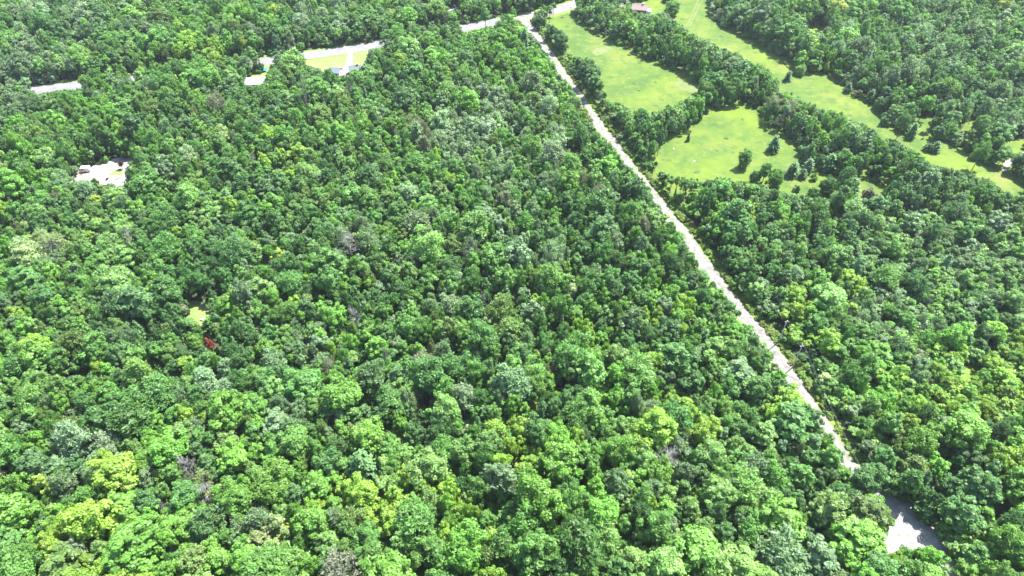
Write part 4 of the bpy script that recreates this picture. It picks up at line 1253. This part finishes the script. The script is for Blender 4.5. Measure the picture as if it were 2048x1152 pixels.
# turquoise tarp stretched over a ridge pole
x, y, _ = W(529, 143)
t = root('tarp_shelter', 'bright turquoise tarp stretched over poles at the edge of the small lawn', 'tarp', (x, y, 0), R_(22))
for s in (-1, 1):
    q = [Vector(p) for p in ((-1.3, 0, 1.75), (1.3, 0, 1.75), (1.4, s * 1.1, 0.9), (-1.4, s * 1.1, 0.9))]
    if (q[1] - q[0]).cross(q[2] - q[0]).z < 0: q = q[::-1]
    MB().slab(q, 0.02).build('tarp_sheet', M_TEAL, t)
for px_, py_, hh in ((-1.2, 0, 1.72), (1.2, 0, 1.72), (-1.35, -1.05, .9), (1.35, -1.05, .9), (-1.35, 1.05, .9), (1.35, 1.05, .9)):
    MB().tube([(px_, py_, 0), (px_, py_, hh)], 0.04).build('pole', M_POLE, t)

# camping trailer in the dirt yard
x, y, _ = W(173, 343)
t = root('camping_trailer', 'small cream camping trailer parked on the dirt yard', 'trailer', (x, y, 0), R_(8))
b = MB(); prof = [(-1.7, .45), (1.7, .45), (1.85, 1.0), (1.6, 1.9), (1.2, 2.1), (-1.4, 2.1), (-1.8, 1.7), (-1.85, .9)]
b.add([(p[0], -0.9, p[1]) for p in prof] + [(p[0], 0.9, p[1]) for p in prof], [tuple(range(8)), tuple(range(15, 7, -1))] + [(i, i + 8, (i + 1) % 8 + 8, (i + 1) % 8) for i in range(8)])
b.build('body', flat_mat('cream_paint', (0.62, 0.58, 0.48), 0.4), t)
for s in (-1, 1):
    w = MB().tube([(0, s * 0.78, 0.32), (0, s * 0.96, 0.32)], 0.32, 14).build('wheel', M_RUBBER, t)
    MB().tube([(0, s * 0.955, 0.32), (0, s * 0.975, 0.32)], 0.17, 12).build('hub', M_METAL, w)
MB().box(-1.2, -0.5, -0.93, -0.9, 1.2, 1.7).build('window', M_GLASS, t)
MB().box(0.5, 1.1, -0.93, -0.9, 0.5, 1.85).build('door', M_TRIM, t)
MB().tube([(1.8, 0, 0.45), (2.9, 0, 0.4)], 0.05).build('tow_bar', M_RUBBER, t)

# roadside mailbox
x, y, _ = W(708, 113)
t = root('mailbox', 'dark mailbox on a post where the driveway leaves the paved road', 'mailbox', (x, y, 0), 0.3)
MB().box(-0.06, 0.06, -0.06, 0.06, 0, 1.05).build('post', M_POLE, t)
bb = MB(); bb.add([(-.12, -.28, 1.05), (.12, -.28, 1.05), (.12, -.28, 1.2), (0, -.28, 1.3), (-.12, -.28, 1.2), (-.12, .28, 1.05), (.12, .28, 1.05), (.12, .28, 1.2), (0, .28, 1.3), (-.12, .28, 1.2)],
                  [(0, 1, 2, 3, 4), (9, 8, 7, 6, 5), (0, 5, 6, 1), (1, 6, 7, 2), (2, 7, 8, 3), (3, 8, 9, 4), (4, 9, 5, 0)])
bb.build('box', M_RUBBER, t)

# boulders
def boulder(px, py, s, label):
    x, y, _ = W(px, py)
    m = MB(); g2 = np.random.default_rng(int(px))
    import bmesh
    bm = bmesh.new(); bmesh.ops.create_icosphere(bm, subdivisions=3, radius=1.0)
    for v in bm.verts:
        k = 1 + 0.18 * math.sin(v.co.x * 3 + px) + 0.14 * math.sin(v.co.y * 4.3 + 2) + 0.1 * math.sin(v.co.z * 5 + px) + random.uniform(-0.03, 0.03)
        v.co *= k; v.co.z *= 0.55
    me = bpy.data.meshes.new('boulder'); bm.to_mesh(me); bm.free(); me.materials.append(M_STONE)
    o = link('boulder', me); o.location = (x, y, 0.25 * s); o.scale = (s, s * 0.8, s)
    tag(o, label, 'boulder')
boulder(408, 640, 0.9, 'pale boulder lying in the small grassy opening of the left forest')
boulder(1347, 298, 0.45, 'small pale stone in the lower meadow near its left edge')
boulder(1388, 323, 0.42, 'small pale stone in the lower meadow, right of the other stone')

# ------------------------------------------------------------------ power line
POLES = [((1574.5, 641), 9.4), ((1605, 690), 9.6), ((1718, 934), 10.0)]
LAB = ['wooden utility pole in the dark roadside gap behind the nearer pole',
       'wooden utility pole with crossarm beside the gravel road, right of the dark gap', 'wooden utility pole among the trees at the gravel bend']
tops = []
for (pp, h), lb in zip(POLES, LAB):
    x, y, z = W(pp[0], pp[1], h)
    tops.append((x, y, h))
dirs = []
for i in range(len(tops)):
    a = tops[max(0, i - 1)]; b = tops[min(len(tops) - 1, i + 1)]
    dirs.append(math.atan2(b[1] - a[1], b[0] - a[0]))
for i, (x, y, h) in enumerate(tops):
    t = root('utility_pole', LAB[i], 'utility pole', (x, y, 0), dirs[i], 'utility poles beside the gravel road')
    MB().tube([(0, 0, -0.3), (0, 0, h * 0.5), (0, 0, h)], [0.17, 0.14, 0.11], 8).build('post', M_POLE, t)
    ca = MB().box(-0.07, 0.07, -0.62, 0.62, h - 0.52, h - 0.42).build('crossarm', M_POLE, t)
    for yy_ in (-0.55, 0.55, 0.25):
        MB().tube([(0, yy_, h - 0.42), (0, yy_, h - 0.32), (0, yy_, h - 0.22)], [0.03, 0.07, 0.05], 8).build('insulator', M_INS, ca)
for i in range(len(tops) - 1):
    a, b = tops[i], tops[i + 1]
    for yo in (-0.55, 0.25, 0.55):
        pts = []
        for q in range(17):
            s = q / 16
            oxa = -math.sin(dirs[i]) * yo; oya = math.cos(dirs[i]) * yo; oxb = -math.sin(dirs[i + 1]) * yo; oyb = math.cos(dirs[i + 1]) * yo
            za, zb = a[2] - 0.22, b[2] - 0.22
            pts.append((a[0] + (b[0] - a[0]) * s + oxa * (1 - s) + oxb * s, a[1] + (b[1] - a[1]) * s + oya * (1 - s) + oyb * s, za + (zb - za) * s - 4 * 0.5 * s * (1 - s)))
        o = MB().tube(pts, 0.011, 6).build('power_cable', M_WIRE)
        tag(o, '%s of three cables in the %s span between the roadside utility poles' % ({-0.55: 'left', .25: 'middle', 0.55: 'right'}[yo], ['far', 'near'][i]), 'cable', 'power cables beside the gravel road')
hz = MB().box(-4200, 4200, -4200, 4200, -1.0, 156.0)
hm, hn = newmat('haze')
hv = hn.nodes.new('ShaderNodeVolumePrincipled')
hv.inputs['Density'].default_value = HAZE
hv.inputs['Color'].default_value = (0.82, 0.9, 1.0, 1)
hv.inputs['Anisotropy'].default_value = 0.3
ho = hn.nodes.new('ShaderNodeOutputMaterial')
hn.links.new(hv.outputs[0], ho.inputs['Volume'])
if HAZE > 0:
    tag(hz.build('haze', hm), 'thin bluish summer haze over the whole wooded landscape', 'haze', kind='stuff')
print('trees', nT, 'undergrowth', nU, 'individual', len(indiv_all), 'tussocks', nM)
